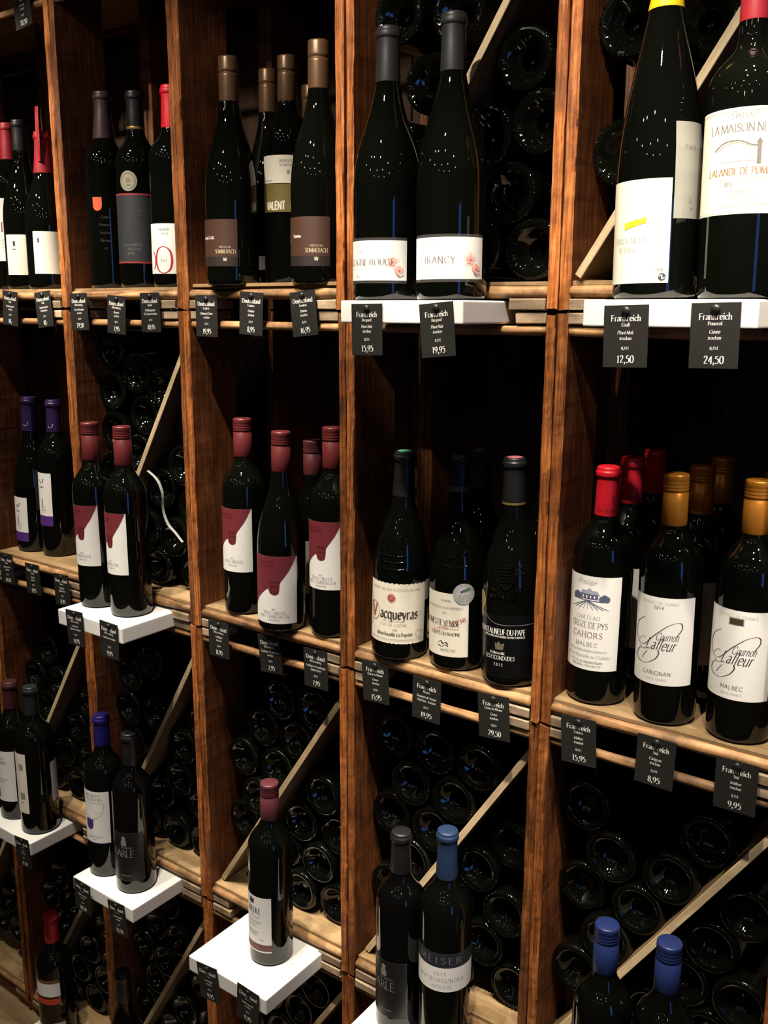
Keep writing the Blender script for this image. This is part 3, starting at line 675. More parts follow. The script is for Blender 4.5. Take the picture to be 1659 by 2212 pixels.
art(l, m, GREY_INK, lambda I: [I.text('APPELLATION POMEROL CONTROLÉE', .010, .1100, .0022), I.text('POMEROL - FRANCE', .009, .0935, .0022), I.text('M. CHÊNE', .009, .0900, .0022), I.text('GRAND VIN DE BORDEAUX', .010, .0855, .0030), I.text('MIS EN BOUTEILLE', .008, .0820, .0018), I.line([(-hw + .003, .172), (hw - .003, .172)], .0004), I.line([(-hw + .003, .0808), (hw - .003, .0808)], .0003)])

# --- middle crate A : purple pair
PURP = ink((.085, .022, .20))
def purple(r, f, pl, pr_, z0, z1, zs):
    l, m, hw = label(r, f, pl, pr_, zs, z1, PAPER); label(r, f, pl, pr_, z0, zs, PURP, 'label_band', .0003)
    def a(I):
        y = z1 - .018; x = hw * .25
        I.curve([(x - .006, y + .003), (x - .003, y - .002), (x + .002, y - .002), (x + .006, y + .006)], .0022, .0006, n=4)
        I.text('Sonn', x - .001, y - .013, .005, slant=.2, serif=False, thick=9); I.rect(x - .001, x + .001, zs + .017, zs + .035)
    art(l, m, BLACK_INK, a)
    art(l, m, LGREY_INK, lambda I: [I.text(s, hw * .3, zs + .016 - .0045 * i, .0026) for i, s in enumerate(('lemberger', 'mit trollinger', 'trocken'))])
    for cx in (0,):
        mc = CylMap(lambda v: .0157, pr_ - 4)
        art(r, mc, ink((.45, .42, .45)), lambda I: I.curve([(-.006, .262 + .003), (-.002, .262), (.002, .263), (.004, .270)], .0018, .0006, n=4), 'bird_mark')
r, f = bottle(.0725, .0704, 1.1256, .3186, .0375, .03, 'burgundy', ('foil', CAP_PURPLE, .251), 'purple-capped burgundy-shaped bottle with a low white and purple label'); purple(r, f, -60, 35, .023, .116, .042)
r, f = bottle(.1483, .0779, 1.1256, .3162, .0365, .02, 'bordeaux', ('foil', CAP_PURPLE, .253), 'purple-capped straight-sided bottle with a high white and purple label'); purple(r, f, -62, 36, .064, .173, .085)

# --- red and white label bottles
def redwhite(r, f, pl, pr_, z0, z1, lines):
    l, m, hw = label(r, f, pl, pr_, z0, z1, PAPER); hh = z1 - z0
    pts = [(-1, .22), (-.8, .31), (-.6, .39), (-.44, .445), (-.3, .49), (-.15, .525), (-.13, .49), (-.09, .455), (0, .435), (.09, .43), (.18, .435), (.25, .455), (.29, .49), (.30, .60), (.36, .64), (.5, .71), (.66, .79), (.82, .89), (.97, 1.0)]
    def b(u):
        t = u / hw
        for (a0, b0), (a1, b1) in zip(pts[:-1], pts[1:]):
            if a0 <= t <= a1: return z0 + hh * (b0 + (b1 - b0) * (t - a0) / (a1 - a0))
        return z0 + hh * (pts[0][1] if t < -1 else 1)
    art(l, m, RED_LAB, lambda I: I.under(b, -hw, hw * .97, z1, 96), 'red_panel', .0004)
    art(l, m, ink((.11, .014, .018)), lambda I: [I.rect(-hw * .12, hw * .28, z0 + hh * .625, z0 + hh * .65)] + [I.rect(hw * (-.06 + .12 * k), hw * (-.015 + .12 * k), z0 + hh * .47, z0 + hh * .63) for k in range(3)] + [I.rect(-hw * .10, hw * .26, z0 + hh * .56, z0 + hh * .575)] + [I.disc(hw * .09, z0 + hh * .47, .0016, 8), I.text('WEINGÄRTNER'.replace('Ä', 'A'), -hw * .25, z0 + hh * .90, .003, track=8), I.text('WÜRTTEMBERG'.replace('Ü', 'U'), -hw * .25, z0 + hh * .85, .003, track=8)], 'crest', .0007)
    art(l, m, ink((.24, .22, .20)), lambda I: [I.text('2013', hw * .06, z0 + hh * .205, .0026, track=6)] + [I.text(s, hw * .06, z0 + hh * .145 - .0062 * i, .0044, track=9, thick=8) for i, s in enumerate(lines)] + [I.text('TROCKEN', hw * .06, z0 + hh * .145 - .0055 * len(lines), .0026, track=12)])
RW = [(.4315, -.0400, 1.1016, .3255, .0362, -.012, 'bordeaux', -56, 60, .077, .185, ('LEMBERGER',), 'left of two red-capped bottles on the white block'),
      (.5177, -.0415, 1.1016, .3256, .0362, -.0028, 'bordeaux', -67, 49, .076, .183, ('LEMBERGER',), 'right of two red-capped bottles on the white block'),
      (.7168, .041, 1.1256, .3219, .0365, .0041, 'bordeaux', -55, 63, .073, .179, ('TROLLINGER',), 'red-capped bottle reading Trollinger, leftmost of three in its crate'),
      (.8218, .0142, 1.1256, .3118, .0385, .0156, 'burgundy', -42, 79, .014, .123, ('TROLLINGER', 'MIT LEMBERGER'), 'red-capped sloping-shouldered bottle with low label, middle of three'),
      (.9067, .0409, 1.1256, .3221, .0365, -.0016, 'bordeaux', -55, 63, .077, .183, ('TROLLINGER', 'MIT LEMBERGER'), 'red-capped bottle partly behind the post, rightmost of three')]
for x, y, z, h, R, t, shp, pl, pr_, z0, z1, lines, lab in RW:
    r, f = bottle(x, y, z, h, R, t, shp, ('screw', CAP_DRED, .261 if shp == 'bordeaux' else .251), lab, group='red-capped bottles with red and white labels')
    redwhite(r, f, pl, pr_, z0, z1, lines)
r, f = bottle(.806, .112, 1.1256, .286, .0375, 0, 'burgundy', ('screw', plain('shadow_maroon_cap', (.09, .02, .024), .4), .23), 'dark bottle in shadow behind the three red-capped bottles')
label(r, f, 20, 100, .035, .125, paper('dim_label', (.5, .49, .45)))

# --- middle crate D
r, f = bottle(1.0408, .0298, 1.1256, .2998, .0412, .0256, 'burgundy', ('foil', CAP_BLACK, .237), 'black-capsuled embossed bottle with a cream gothic Vacqueyras label', bands=((.238, .247, plain('dull_gold_band', (.10, .085, .045), .4)),))
l, m, hw = label(r, f, -49, 92, .026, .116, CREAM2, rag=.0006)
GOTH = ink((.06, .045, .035))
art(l, m, GOTH, lambda I: [I.text('acqueyras', .007, .0640, .0145, thick=17, thin=4, nib=.75, sx=.80, serif=True), I.text('Mis en Bouteille à la Propriété', .001, .0375, .0050, thick=14, thin=4, nib=.7, sx=.74)])
art(l, m, ink((.30, .12, .06)), lambda I: [I.text('V', -.0345, .062, .021, thick=17, thin=5, nib=.6, sx=.75), I.ring(-.0345, .071, .011, .0008, ry=.014), I.curve([(-.045, .095), (-.040, .090), (-.044, .082), (-.041, .058), (-.045, .045)], .0012, .0005)])
art(l, m, ink((.42, .03, .035)), lambda I: I.disc(-.004, .0945, .0062, 20), 'red_seal')
art(l, m, CREAM2, lambda I: [I.ring(-.004, .0945, .0050, .0005), I.text('R', -.004, .0922, .0055, slant=.2, thick=8)], 'seal_letter', .0008)
art(l, m, ink((.42, .36, .25)), lambda I: [I.text('GRAND VIN DES CÔTES DU RHÔNE'.replace('Ô', 'O'), 0, .1055, .0034, track=8), I.text('FÛT DE CHÊNE'.replace('Û', 'U'), 0, .0525, .0040, track=10), I.text('2008', .002, .0455, .0034), I.text('APPELLATION CONTROLÉE', 0, .0592, .0022), I.line([(-hw + .002, .0325), (hw - .002, .0325)], .0005), I.line([(-hw + .002, .0305), (hw - .002, .0305)], .0003), I.ring(.039, .040, .0062, .0005), I.ring(.039, .040, .0045, .0004), I.ring(.040, .070, .003, .0004)])
mesh_obj('capsule_disc', lathe_bm([(.0105, .3004), (.0100, .3009), (0, .3010)], 24), ink((.10, .42, .22)), r)
label(r, f, 93, 135, .088, .118, paper('grey_sticker', (.45, .46, .42)), 'side_sticker')
cm = CylMap(f, 16)
tube_on(r, cm, [[(-.014, .168), (.014, .168)], [(-.014, .185), (.014, .185)], [(-.013, .168), (-.012, .185)], [(.013, .168), (.012, .185)], [(-.012, .170), (.012, .184)], [(.012, .170), (-.012, .184)], [(-.021, .157), (-.01, .155), (.01, .155), (.021, .157)], [(-.021, .148), (-.01, .146), (.01, .146), (.021, .148)], [(-.020, .138), (-.01, .136), (.01, .136), (.020, .138)]] + [[(-.018 + k * .006, .150), (-.018 + k * .006, .153)] for k in range(7)])
r, f = bottle(1.1329, .0449, 1.1256, .3028, .0405, -.0084, 'burgundy', ('foil', CAP_BLACK, .250), 'black-capsuled bottle with a white Venise label and round silver medal', bands=((.251, .259, plain('dull_grey_band', (.07, .068, .06), .4)),))
l, m, hw = label(r, f, -67, 53, .021, .113, CREAM2)
art(l, m, BLACK_INK, lambda I: [I.text('BEAUMES DE VENISE', .030, .066, .0082, 'r', thick=9, thin=3, sx=.68), I.text('COTES DU RHÔNE'.replace('Ô', 'O'), .008, .0520, .0045), I.curve([(-.002, .040), (.003, .043), (.006, .039), (.010, .042), (.014, .039)], .0020, .0006, n=4), I.curve([(-.002, .037), (.004, .035), (.010, .038), (.014, .036)], .0016, .0005, n=4)])
art(l, m, GREY_INK, lambda I: [I.text('MIS EN BOUTEILLE A LA PROPRIÉTÉ', .004, .0905, .0030), I.text('2012', .008, .083, .003), I.text('DOMAINE', .010, .101, .0026), I.text('APPELLATION CONTROLÉE', .014, .061, .0020), I.text('MARIGNE', .014, .0285, .0036, track=10)])
art(l, m, ink((.46, .09, .08)), lambda I: I.text('FUT DE CHÊNE', .016, .064, .0058, rot=.42, thick=8, track=6), off=.0008)
m2 = CylMap(f, 43); I = Ink(); I.disc(0, .113, .0152, 30); sl = I.emit('silver_medal', m2, SILVER, r, .0009)
art(sl, m2, GREY_INK, lambda I: [I.ring(0, .113, .0140, .0004), I.ring(0, .113, .0116, .0003), I.text('MÉDAILLE'.replace('É', 'E'), 0, .1095, .0028), I.text("D'ARGENT", 0, .1060, .0028), I.text('PARIS 2013', 0, .1025, .0024)], 'medal_lettering', .0012)
art(sl, m2, ink((.06, .22, .05)), lambda I: [I.disc(.004, .1195, .0024, 8), I.disc(.0075, .1205, .0018, 8)], 'medal_leaves', .0012)
art(sl, m2, ink((.10, .06, .22)), lambda I: [I.disc(0, .1180, .0022, 8), I.disc(-.0035, .1165, .0018, 8)], 'medal_grapes', .0012)
cm = CylMap(f, 25)
tube_on(r, cm, [catmull([(-.016, .170), (-.016, .182), (-.006, .190), (.004, .184), (.004, .172), (-.004, .163), (-.014, .163)], 4, True), catmull([(.012, .165), (.018, .175), (.016, .19)], 4), [(-.018, .152), (0, .149), (.018, .152)]])
r, f = bottle(1.223, .0398, 1.1256, .3059, .0405, -.0175, 'burgundy', ('foil', CAP_BLACK, .245), 'black-labelled embossed Chateauneuf-du-Pape bottle with a black capsule', bands=((.2445, .2475, GOLD),))
l, m, hw = label(r, f, -64, 72, .012, .100, paper('black_label', (.0035, .0035, .0035), .25), rag=0)
art(l, m, ink((.80, .78, .72)), lambda I: [I.text('CHATEAUNEUF-DU-PAPE', .036, .0735, .0074, 'r', thick=10, thin=4, sx=.66), I.text('APPELLATION CHATEAUNEUF-DU-PAPE CONTROLÉE', .036, .0690, .0028, 'r', sx=.70), I.text('DOMAINE', -.002, .0455, .0034, track=12), I.text('LES ESCONDUDES', .000, .0380, .0054, thick=8, sx=.78), I.text('2012', .000, .0290, .0040, track=26, serif=False, thick=8)])
art(l, m, ink((.12, .10, .06)), lambda I: [I.poly([(-.005, .052), (.006, .052), (.008, .062), (.003, .060), (0, .064), (-.003, .060), (-.006, .062)])], 'crest')
art(l, m, ink((.25, .25, .25)), lambda I: I.curve([(-hw, .100), (-hw * .55, .0985), (-hw * .25, .090), (hw * .1, .087), (hw, .088)], .0007, n=8), 'label_edge')
mesh_obj('capsule_disc', lathe_bm([(.0105, .3065), (.0100, .3070), (0, .3071)], 24), ink((.42, .10, .12)), r)
art(r, CylMap(f, -44), GOLD, lambda I: [I.disc(0, .116, .010, 18, .013), I.rect(-.006, .004, .092, .106)], 'gold_crest')
cm = CylMap(f, 16)
tube_on(r, cm, [[(-.020, .135), (0, .122), (.020, .138)], [(.012, .160), (.024, .168)], [(.012, .156), (.026, .158)], [(-.010, .166), (.010, .166)], catmull([(-.011, .166), (-.012, .150), (0, .136), (.012, .150), (.011, .166)], 4)] + [[(-.009 + .0005 * k, .163 - .0042 * k), (.009 - .0005 * k, .163 - .0042 * k)] for k in range(5)] + [catmull([(-.022 + .006 * k, .128 - .001 * k), (-.020 + .006 * k, .1245), (-.018 + .006 * k, .128)], 3) for k in range(6)])
bottle(1.11, .137, 1.1256, .300, .0405, 0, 'burgundy', ('foil', CAP_BLACK, .24), 'dark bottle in shadow behind the Venise label bottle')
bottle(1.21, .145, 1.1256, .300, .0405, 0, 'burgundy', ('foil', CAP_BLACK, .24), 'dark bottle in shadow behind the Chateauneuf-du-Pape bottle')

# --- middle crate E
r, f = bottle(1.3423, .0529, 1.1256, .3049, .0382, .0049, 'bordeaux', ('foil', CAP_RED, .244), 'bright red capped bottle with a white label showing an engraved house')
art(r, CylMap(lambda v: .0154, 45), ink((.22, .01, .02)), lambda I: [I.text('V', .002, .264, .008, thick=8), I.text('DE VIGNE', -.006, .2505, .004)], 'capsule_print')
l, m, hw = label(r, f, -64, 61, .047, .171, PAPER)
BLUEGREY = ink((.085, .095, .16)); PALEBLUE = ink((.30, .32, .42))
def _house(I):
    y0 = .1355
    I.rect(-.010, .012, y0 + .006, y0 + .0125)
    for k in range(3): I.disc(-.020 + .003 * k, y0 + .008 + .002 * (k % 2), .0042, 9)
    for k in range(3): I.disc(.017 + .003 * k, y0 + .007 + .002 * (k % 2), .0042, 9)
    for k in range(9): I.line([(-.004 + k * .0006, y0 + .003), (-.026 + k * .0065, y0 - .0075)], .0006)
    I.line([(-.024, y0 + .0045), (.025, y0 + .0035)], .0009)
art(l, m, BLUEGREY, _house, 'house_engraving')
art(l, m, PALEBLUE, lambda I: [I.poly([(-.012, .1475), (.014, .1475), (.011, .1525), (-.009, .1525)]), I.poly([(-.003, .1525), (.005, .1525), (.001, .156)])], 'house_roof', .0007)
art(l, m, PAPER, lambda I: [I.rect(-.008 + k * .005, -.0065 + k * .005, .1425, .1460) for k in range(4)], 'house_windows', .0008)
art(l, m, BLACK_INK, lambda I: [I.text('CROZE DE PYS', .001, .1035, .0076, thick=7, thin=3, sx=.80)])
art(l, m, GREY_INK, lambda I: [I.text('Prestige', -.004, .1605, .0062, slant=.45, serif=False, thick=5), I.text('CHÂTEAU', 0, .1145, .0050, track=8, thick=8), I.text('MALBEC', 0, .0790, .0052, track=12), I.text('APPELLATION CAHORS CONTROLÉE', 0, .0715, .0026), I.text('Mis en Bouteille au Château', 0, .0635, .0044, slant=.35, serif=False, thick=6), I.text('S.C.E.A. du Domaine Roche', 0, .0568, .0032), I.text('Viticulteur a Vire sur Lot', 0, .0520, .0032)])
art(l, m, ink((.24, .11, .11)), lambda I: I.text('CAHORS', 0, .0905, .0074, track=9, thick=8))
def lafleur(r, f, pl, pr_, z0, z1, word, extra):
    l, m, hw = label(r, f, pl, pr_, z0, z1, PAPER); c = (z0 + z1) / 2; I_ = ink((.035, .03, .03))
    def a(I):
        I.curve([(-.0187, c + .0276), (-.0306, c + .0192), (-.0350, c + .0068), (-.0306, c - .004), (-.0187, c - .0071), (-.0017, c + .0099), (.0136, c + .0223), (.0255, c + .0248), (.0279, c + .0177), (.0221, c + .0084)], .0013, .0004, .15)
        I.curve([(.001, c - .0110), (.0017, c - .0160), (-.0034, c - .0235), (-.0153, c - .0300), (-.0270, c - .0285), (-.0310, c - .0225), (-.0280, c - .0160), (-.0221, c - .0120)], .0015, .0004, .2)
        I.curve([(-.0126, c - .0140), (-.0180, c - .0205), (-.0205, c - .0250)], .0011, .0004)
        I.text('Cournon', .0105, c + .0020, .0098, slant=.5, serif=False, thick=6, thin=2.2, sx=.62)
        I.text('Lafleur', .002, c - .0105, .0140, slant=.5, serif=False, thick=7, thin=2.4, sx=.72)
        I.curve([(-.028, c - .004), (-.022, c + .002), (-.016, c + .002)], .0009, .0004)
        I.curve([(-.026, c - .0105), (-.020, c - .0125), (-.010, c - .0100)], .0009, .0004)
        I.text(word, 0, z0 + .0125, .0048, track=8, serif=False, thick=7, thin=5)
    art(l, m, I_, a)
    art(l, m, LGREY_INK, lambda I: [I.text('PRODUCT OF FRANCE', 0, z1 - .0085, .0032, track=10), I.text('VIN DE FRANCE', 0, z0 + .006, .0026, track=6)])
    if extra == 'year': art(l, m, BLACK_INK, lambda I: I.text('2014', 0, z1 - .0145, .0036, track=22, serif=False, thick=10, thin=7))
    else:
        art(l, m, GREY_INK, lambda I: I.rect(-.0085, .0085, z1 - .0165, z1 - .0085), 'sticker_border', .0007); art(l, m, ink((.05, .035, .02)), lambda I: I.rect(-.0075, .0075, z1 - .0155, z1 - .0095), 'year_sticker', .0010)
r, f = bottle(1.4366, .0463, 1.1256, .3056, .0378, -.0165, 'bordeaux', ('screw', CAP_ORANGE, .245), 'orange-capped bottle with a swirling script label reading Carignan'); lafleur(r, f, -66, 68, .052, .162, 'CARIGNAN', 'year')
r, f = bottle(1.526, .0503, 1.1256, .3075, .0378, -.0034, 'bordeaux', ('screw', CAP_ORANGE, .247), 'orange-capped bottle with a swirling script label reading Malbec'); lafleur(r, f, -70, 64, .054, .162, 'MALBEC', 'sticker')
for x, y, cap, lab in ((1.340, .142, CAP_RED, 'red-capped bottle in shadow directly behind the bright red capped bottle'), (1.340, .228, CAP_RED, 'red-capped bottle at the back of the crate behind the bright red capped bottle'),
                       (1.436, .132, CAP_ORANGE, 'orange-capped bottle in shadow directly behind the Carignan bottle'), (1.436, .216, CAP_ORANGE, 'orange-capped bottle at the back of the crate behind the Carignan bottle'),
                       (1.526, .134, CAP_ORANGE, 'orange-capped bottle in shadow behind the Malbec bottle')):
    r, f = bottle(x, y, 1.1256, .305, .0378, 0, 'bordeaux', ('foil' if cap is CAP_RED else 'screw', cap, .245), lab)
    label(r, f, -65, 65, .052, .162, PAPER)

# --- lower crate A
r, f = bottle(.099, -.036, .5703, .2963, .037, .012, 'bordeaux', ('foil', CAP_MAROON, .240), 'maroon-capped bottle with a white label on the left white block')
l, m, hw = label(r, f, -62, 56, .043, .156, PAPER)
art(l, m, GREY_INK, lambda I: [I.text('CHATEAU', hw * .12, .138, .004), I.text('ROMA', hw * .25, .128, .0062), I.text('appellation controlée', hw * .2, .092, .0026), I.text('grand vin', hw * .2, .087, .0026)])
art(l, m, BLACK_INK, lambda I: [I.rect(-hw * .12, -hw * .02, .050, .066), I.disc(-hw * .07, .068, .002, 8)], 'small_figure')
r, f = bottle(.186, -.0415, .5703, .3074, .0385, -.0066, 'bordeaux', ('foil', CAP_GREEN, .250), 'dark green capped bottle with a cream label turned aside on the left block')
l, m, hw = label(r, f, -80, 27, .047, .177, CREAM2)
art(l, m, GREY_INK, lambda I: [I.rect(hw * .50, hw * .80, .142, .155), I.rect(hw * .46, hw * .80, .078, .092), I.text('wein', hw * .6, .07, .003)])
label(r, f, 100, 150, .064, .150, paper('white_back_label', (.62, .64, .62)), 'back_label')
# --- lower crate B
r, f = bottle(.4195, -.0517, .5703, .3151, .0362, .0145, 'bordeaux', ('foil', CAP_ULTRA, .258), 'ultramarine-capped bottle with a white label and blue crown shield')
l, m, hw = label(r, f, -54, 64, .071, .177, PAPER)
art(l, m, ink((.06, .03, .20)), lambda I: [I.poly([(-.0125, .122), (-.0085, .118), (-.0065, .123), (-.0035, .118), (-.0005, .123), (.0015, .118), (.0055, .122), (.0055, .107), (.003, .101), (-.0035, .098), (-.010, .101), (-.0125, .107)])], 'crown_shield'); art(l, m, ink((.06, .03, .20)), lambda I: I.rect(-hw, hw, .071, .0725), 'label_edge')
art(l, m, GREY_INK, lambda I: [I.text('WEINGUT', .006, .167, .0050, track=10), I.text('KREISBERG', .006, .159, .0050, track=10), I.line([(-.014, .154), (.028, .154)], .0005), I.curve([(.028, .154), (.024, .134), (.010, .122), (.004, .121)], .0005), I.curve([(-.008, .150), (.004, .148), (.010, .136), (.020, .134)], .0004), I.text('LEMBERGER', .008, .083, .0038, track=10), I.text('trocken', .006, .078, .0024)])
def karle(r, f, pl, pr_, z0, z1):
    l, m, hw = label(r, f, pl, pr_, z0, z1, paper('charcoal_label', (.010, .0095, .0095), .35))
    art(l, m, ink((.22, .20, .18)), lambda I: [I.poly([(-.004, z1 - .026), (.006, z1 - .026), (.006, z1 - .018), (.004, z1 - .014), (.005, z1 - .009), (.001, z1 - .006), (-.003, z1 - .009), (-.002, z1 - .014), (-.005, z1 - .018)])], 'eagle_crest')
    art(l, m, ink((.28, .27, .25)), lambda I: [I.text('KARLE', -.002, z1 - .048, .0135, thick=6, thin=3.5, sx=.85)])
    art(l, m, ink((.22, .21, .2)), lambda I: [I.text('WEINGUT', .006, z1 - .031, .0034, track=8), I.text('spätburgunder'.replace('ä', 'a'), .004, z0 + .010, .003)])
    art(l, m, ink((.085, .060, .065)), lambda I: [I.rect(hw - .0006, hw, z0, z1), I.rect(-hw, hw, z1 - .0006, z1), I.rect(-hw, hw, z0, z0 + .0006)], 'label_border')
r, f = bottle(.5041, -.0541, .5703, .3043, .0365, .0099, 'bordeaux', ('foil', CAP_BLACK, .245), 'black bottle with a charcoal eagle crest label beside the blue crown bottle', GLASS2); karle(r, f, -40, 77, .027, .124)
# --- lower crate C
r, f = bottle(.8396, -.0473, .5703, .3108, .0365, .0131, 'bordeaux', ('screw', plain('burgundy_cap', (.095, .020, .028), .42), .250), 'single dark red screw-capped bottle standing on the large white block')
l, m, hw = label(r, f, -74, 44, .026, .126, PAPER)
art(l, m, ink((.13, .035, .04)), lambda I: I.rect(-hw, hw, .0285, .0405), 'label_band', .0004)
art(l, m, BLACK_INK, lambda I: [I.text('RIEDLE', .006, .096, .0095, thick=10, sx=.72), I.poly([(-.004, .112), (.006, .112), (.007, .122), (.003, .119), (.001, .124), (-.001, .119), (-.005, .122)]), I.curve([(.000, .091), (.010, .0885), (.018, .0900)], .0006)])
art(l, m, GREY_INK, lambda I: [I.text('Lemberger', .006, .0780, .0052, slant=.3, serif=False, thick=7), I.text('trocken', .002, .0715, .0036, slant=.3, serif=False), I.text('Qualitätswein'.replace('ä', 'a'), .004, .0600, .0034), I.text('Württemberg', .002, .0550, .0028), I.text('12 vol', .020, .0475, .0032), I.text('2013', .012, .0325, .0030)])
# --- lower crate D
r, f = bottle(1.0964, -.0395, .5703, .312, .0365, 0, 'bordeaux', ('foil', CAP_BLACK, .25), 'black bottle with a charcoal eagle crest label beside the slate blue capped bottle', GLASS2); karle(r, f, -66, 50, .027, .120)
r, f = bottle(1.175, -.0395, .5703, .342, .0375, 0, 'bordeaux', ('foil', CAP_BLUE2, .272), 'slate blue capped bottle with a wrap-around navy and white band label')
mc = CylMap(lambda v: .0151, 34); art(r, mc, ink((.02, .03, .08)), lambda I: I.text('MEISER', 0, .276, .0075, thick=9), 'capsule_print')
l, m, hw = label(r, f, -100, 150, .112, .150, PAPER)
l2, m2, hw2 = label(r, f, -100, 150, .150, .173, paper('navy_band', (.016, .018, .026)), 'navy_band')
art(l2, CylMap(f, 20), ink((.16, .165, .18)), lambda I: I.text('MEISER', .002, .157, .0098, track=30, thick=9), off=.0007)
art(l, CylMap(f, 22), GREY_INK, lambda I: [I.text('2012', 0, .1385, .0055, track=22, thick=7), I.text('SPATBURGUNDER', 0, .1280, .0055, track=14, thick=7), I.text('AUSLESE', .002, .1180, .0048, track=12, thick=7)])
# --- lower crate E
for x, y, lab in ((1.4243, -.0687, 'blue screw-capped bottle at lower right, the left of the pair'), (1.4975, -.0560, 'blue screw-capped bottle at lower right, the right of the pair')):
    r, f = bottle(x, y, .5703, .318, .0362, 0, 'bordeaux', ('screw', CAP_BLUE, .257), lab, group='pair of blue screw-capped bottles')
    label(r, f, -65, 65, .07, .17, PAPER)
# --- bottom crates
r, f = bottle(.190, -.040, .039, .325, .0375, 0, 'bordeaux', ('foil', plain('red_wax', (.40, .012, .018), .5), .262), 'bottle with a bright red wax cap and white and orange label at bottom left')
l, m, hw = label(r, f, -52, 70, .150, .182, PAPER)
art(l, m, PAPER, lambda I: I.poly([(-hw, .182), (-hw * .35, .182), (-hw * .62, .196), (-hw, .212)]), 'label_wing', .0003)
art(l, m, ink((.16, .075, .03)), lambda I: I.poly([(-hw * .25, .182), (hw, .182), (hw, .190), (-hw * .2, .190)]), 'brown_strip', .0004)
label(r, f, -52, 70, .131, .145, paper('orange_red_strip', (.50, .055, .022)), 'orange_strip')
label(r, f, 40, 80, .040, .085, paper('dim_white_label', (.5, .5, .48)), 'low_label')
bottle(.432, -.045, .039, .300, .0375, 0, 'burgundy', ('foil', CAP_BLACK, .24), 'dark sloping-shouldered bottle in shadow at the bottom edge below the 21,50 card', GLASS2)

# ------------------------------------------------------------------ bottles lying in the crates, bases outwards
def lying_mesh(name, R, h, knurl, shape):
    seg = 112 if knurl else 56
    pr_ = profile(shape, R, h)
    if knurl:   # bead ring round the base
        pr_ = [(0, .024), (R * .28, .021), (R * .5, .012), (R * .66, .003), (R * .74, .0008), (R * .80, .0006), (R * .835, .0), (R * .87, -.0002), (R * .905, .0), (R * .94, .0012), (R * .985, .0042), (R, .009)] + pr_[[i for i, p in enumerate(pr_) if p[1] >= .0084][0] + 1:]
        def mod(i, k, r, z):
            return r, z
        bm = lathe_bm(pr_, 56, mod)
        for k in range(42):
            a = 2 * math.pi * k / 42
            bmesh.ops.create_icosphere(bm, subdivisions=1, radius=.0021, matrix=Matrix.Translation((R * .925 * math.cos(a), R * .925 * math.sin(a), .0006)))
    else: bm = lathe_bm(pr_, seg)
    me = bpy.data.meshes.new(name); bm.to_mesh(me); bm.free()
    for p in me.polygons: p.use_smooth = True
    me.materials.append(GLASS); return me
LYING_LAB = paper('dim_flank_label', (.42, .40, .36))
LMESH = {'smooth': lying_mesh('lying_bottle', .0368, .268, False, 'bordeaux'), 'bead': lying_mesh('lying_bottle_beaded', .0388, .268, True, 'burgundy'), 'beads': lying_mesh('lying_bottle_beaded', .0368, .268, True, 'bordeaux')}
LC = [(.78, .97), (.861, .974), (.738, .902), (.816, .903), (.692, .837), (.774, .843), (.691, .706), (.727, .769), (.877, .826), (.826, .751), (.898, .758), (.86, .689), (.824, .619), (.893, .611), (.79, .679), (.755, .612)]
def shift(src_col, src_row, col, row, pts, drop=()):
    k0 = (PX[COLN.index(src_col)] + PX[COLN.index(src_col) + 1]) / 2; k1 = (PX[COLN.index(col)] + PX[COLN.index(col) + 1]) / 2
    return [(x - k0 + k1, z - RZ[src_row] + RZ[row]) for i, (x, z) in enumerate(pts) if i not in drop]
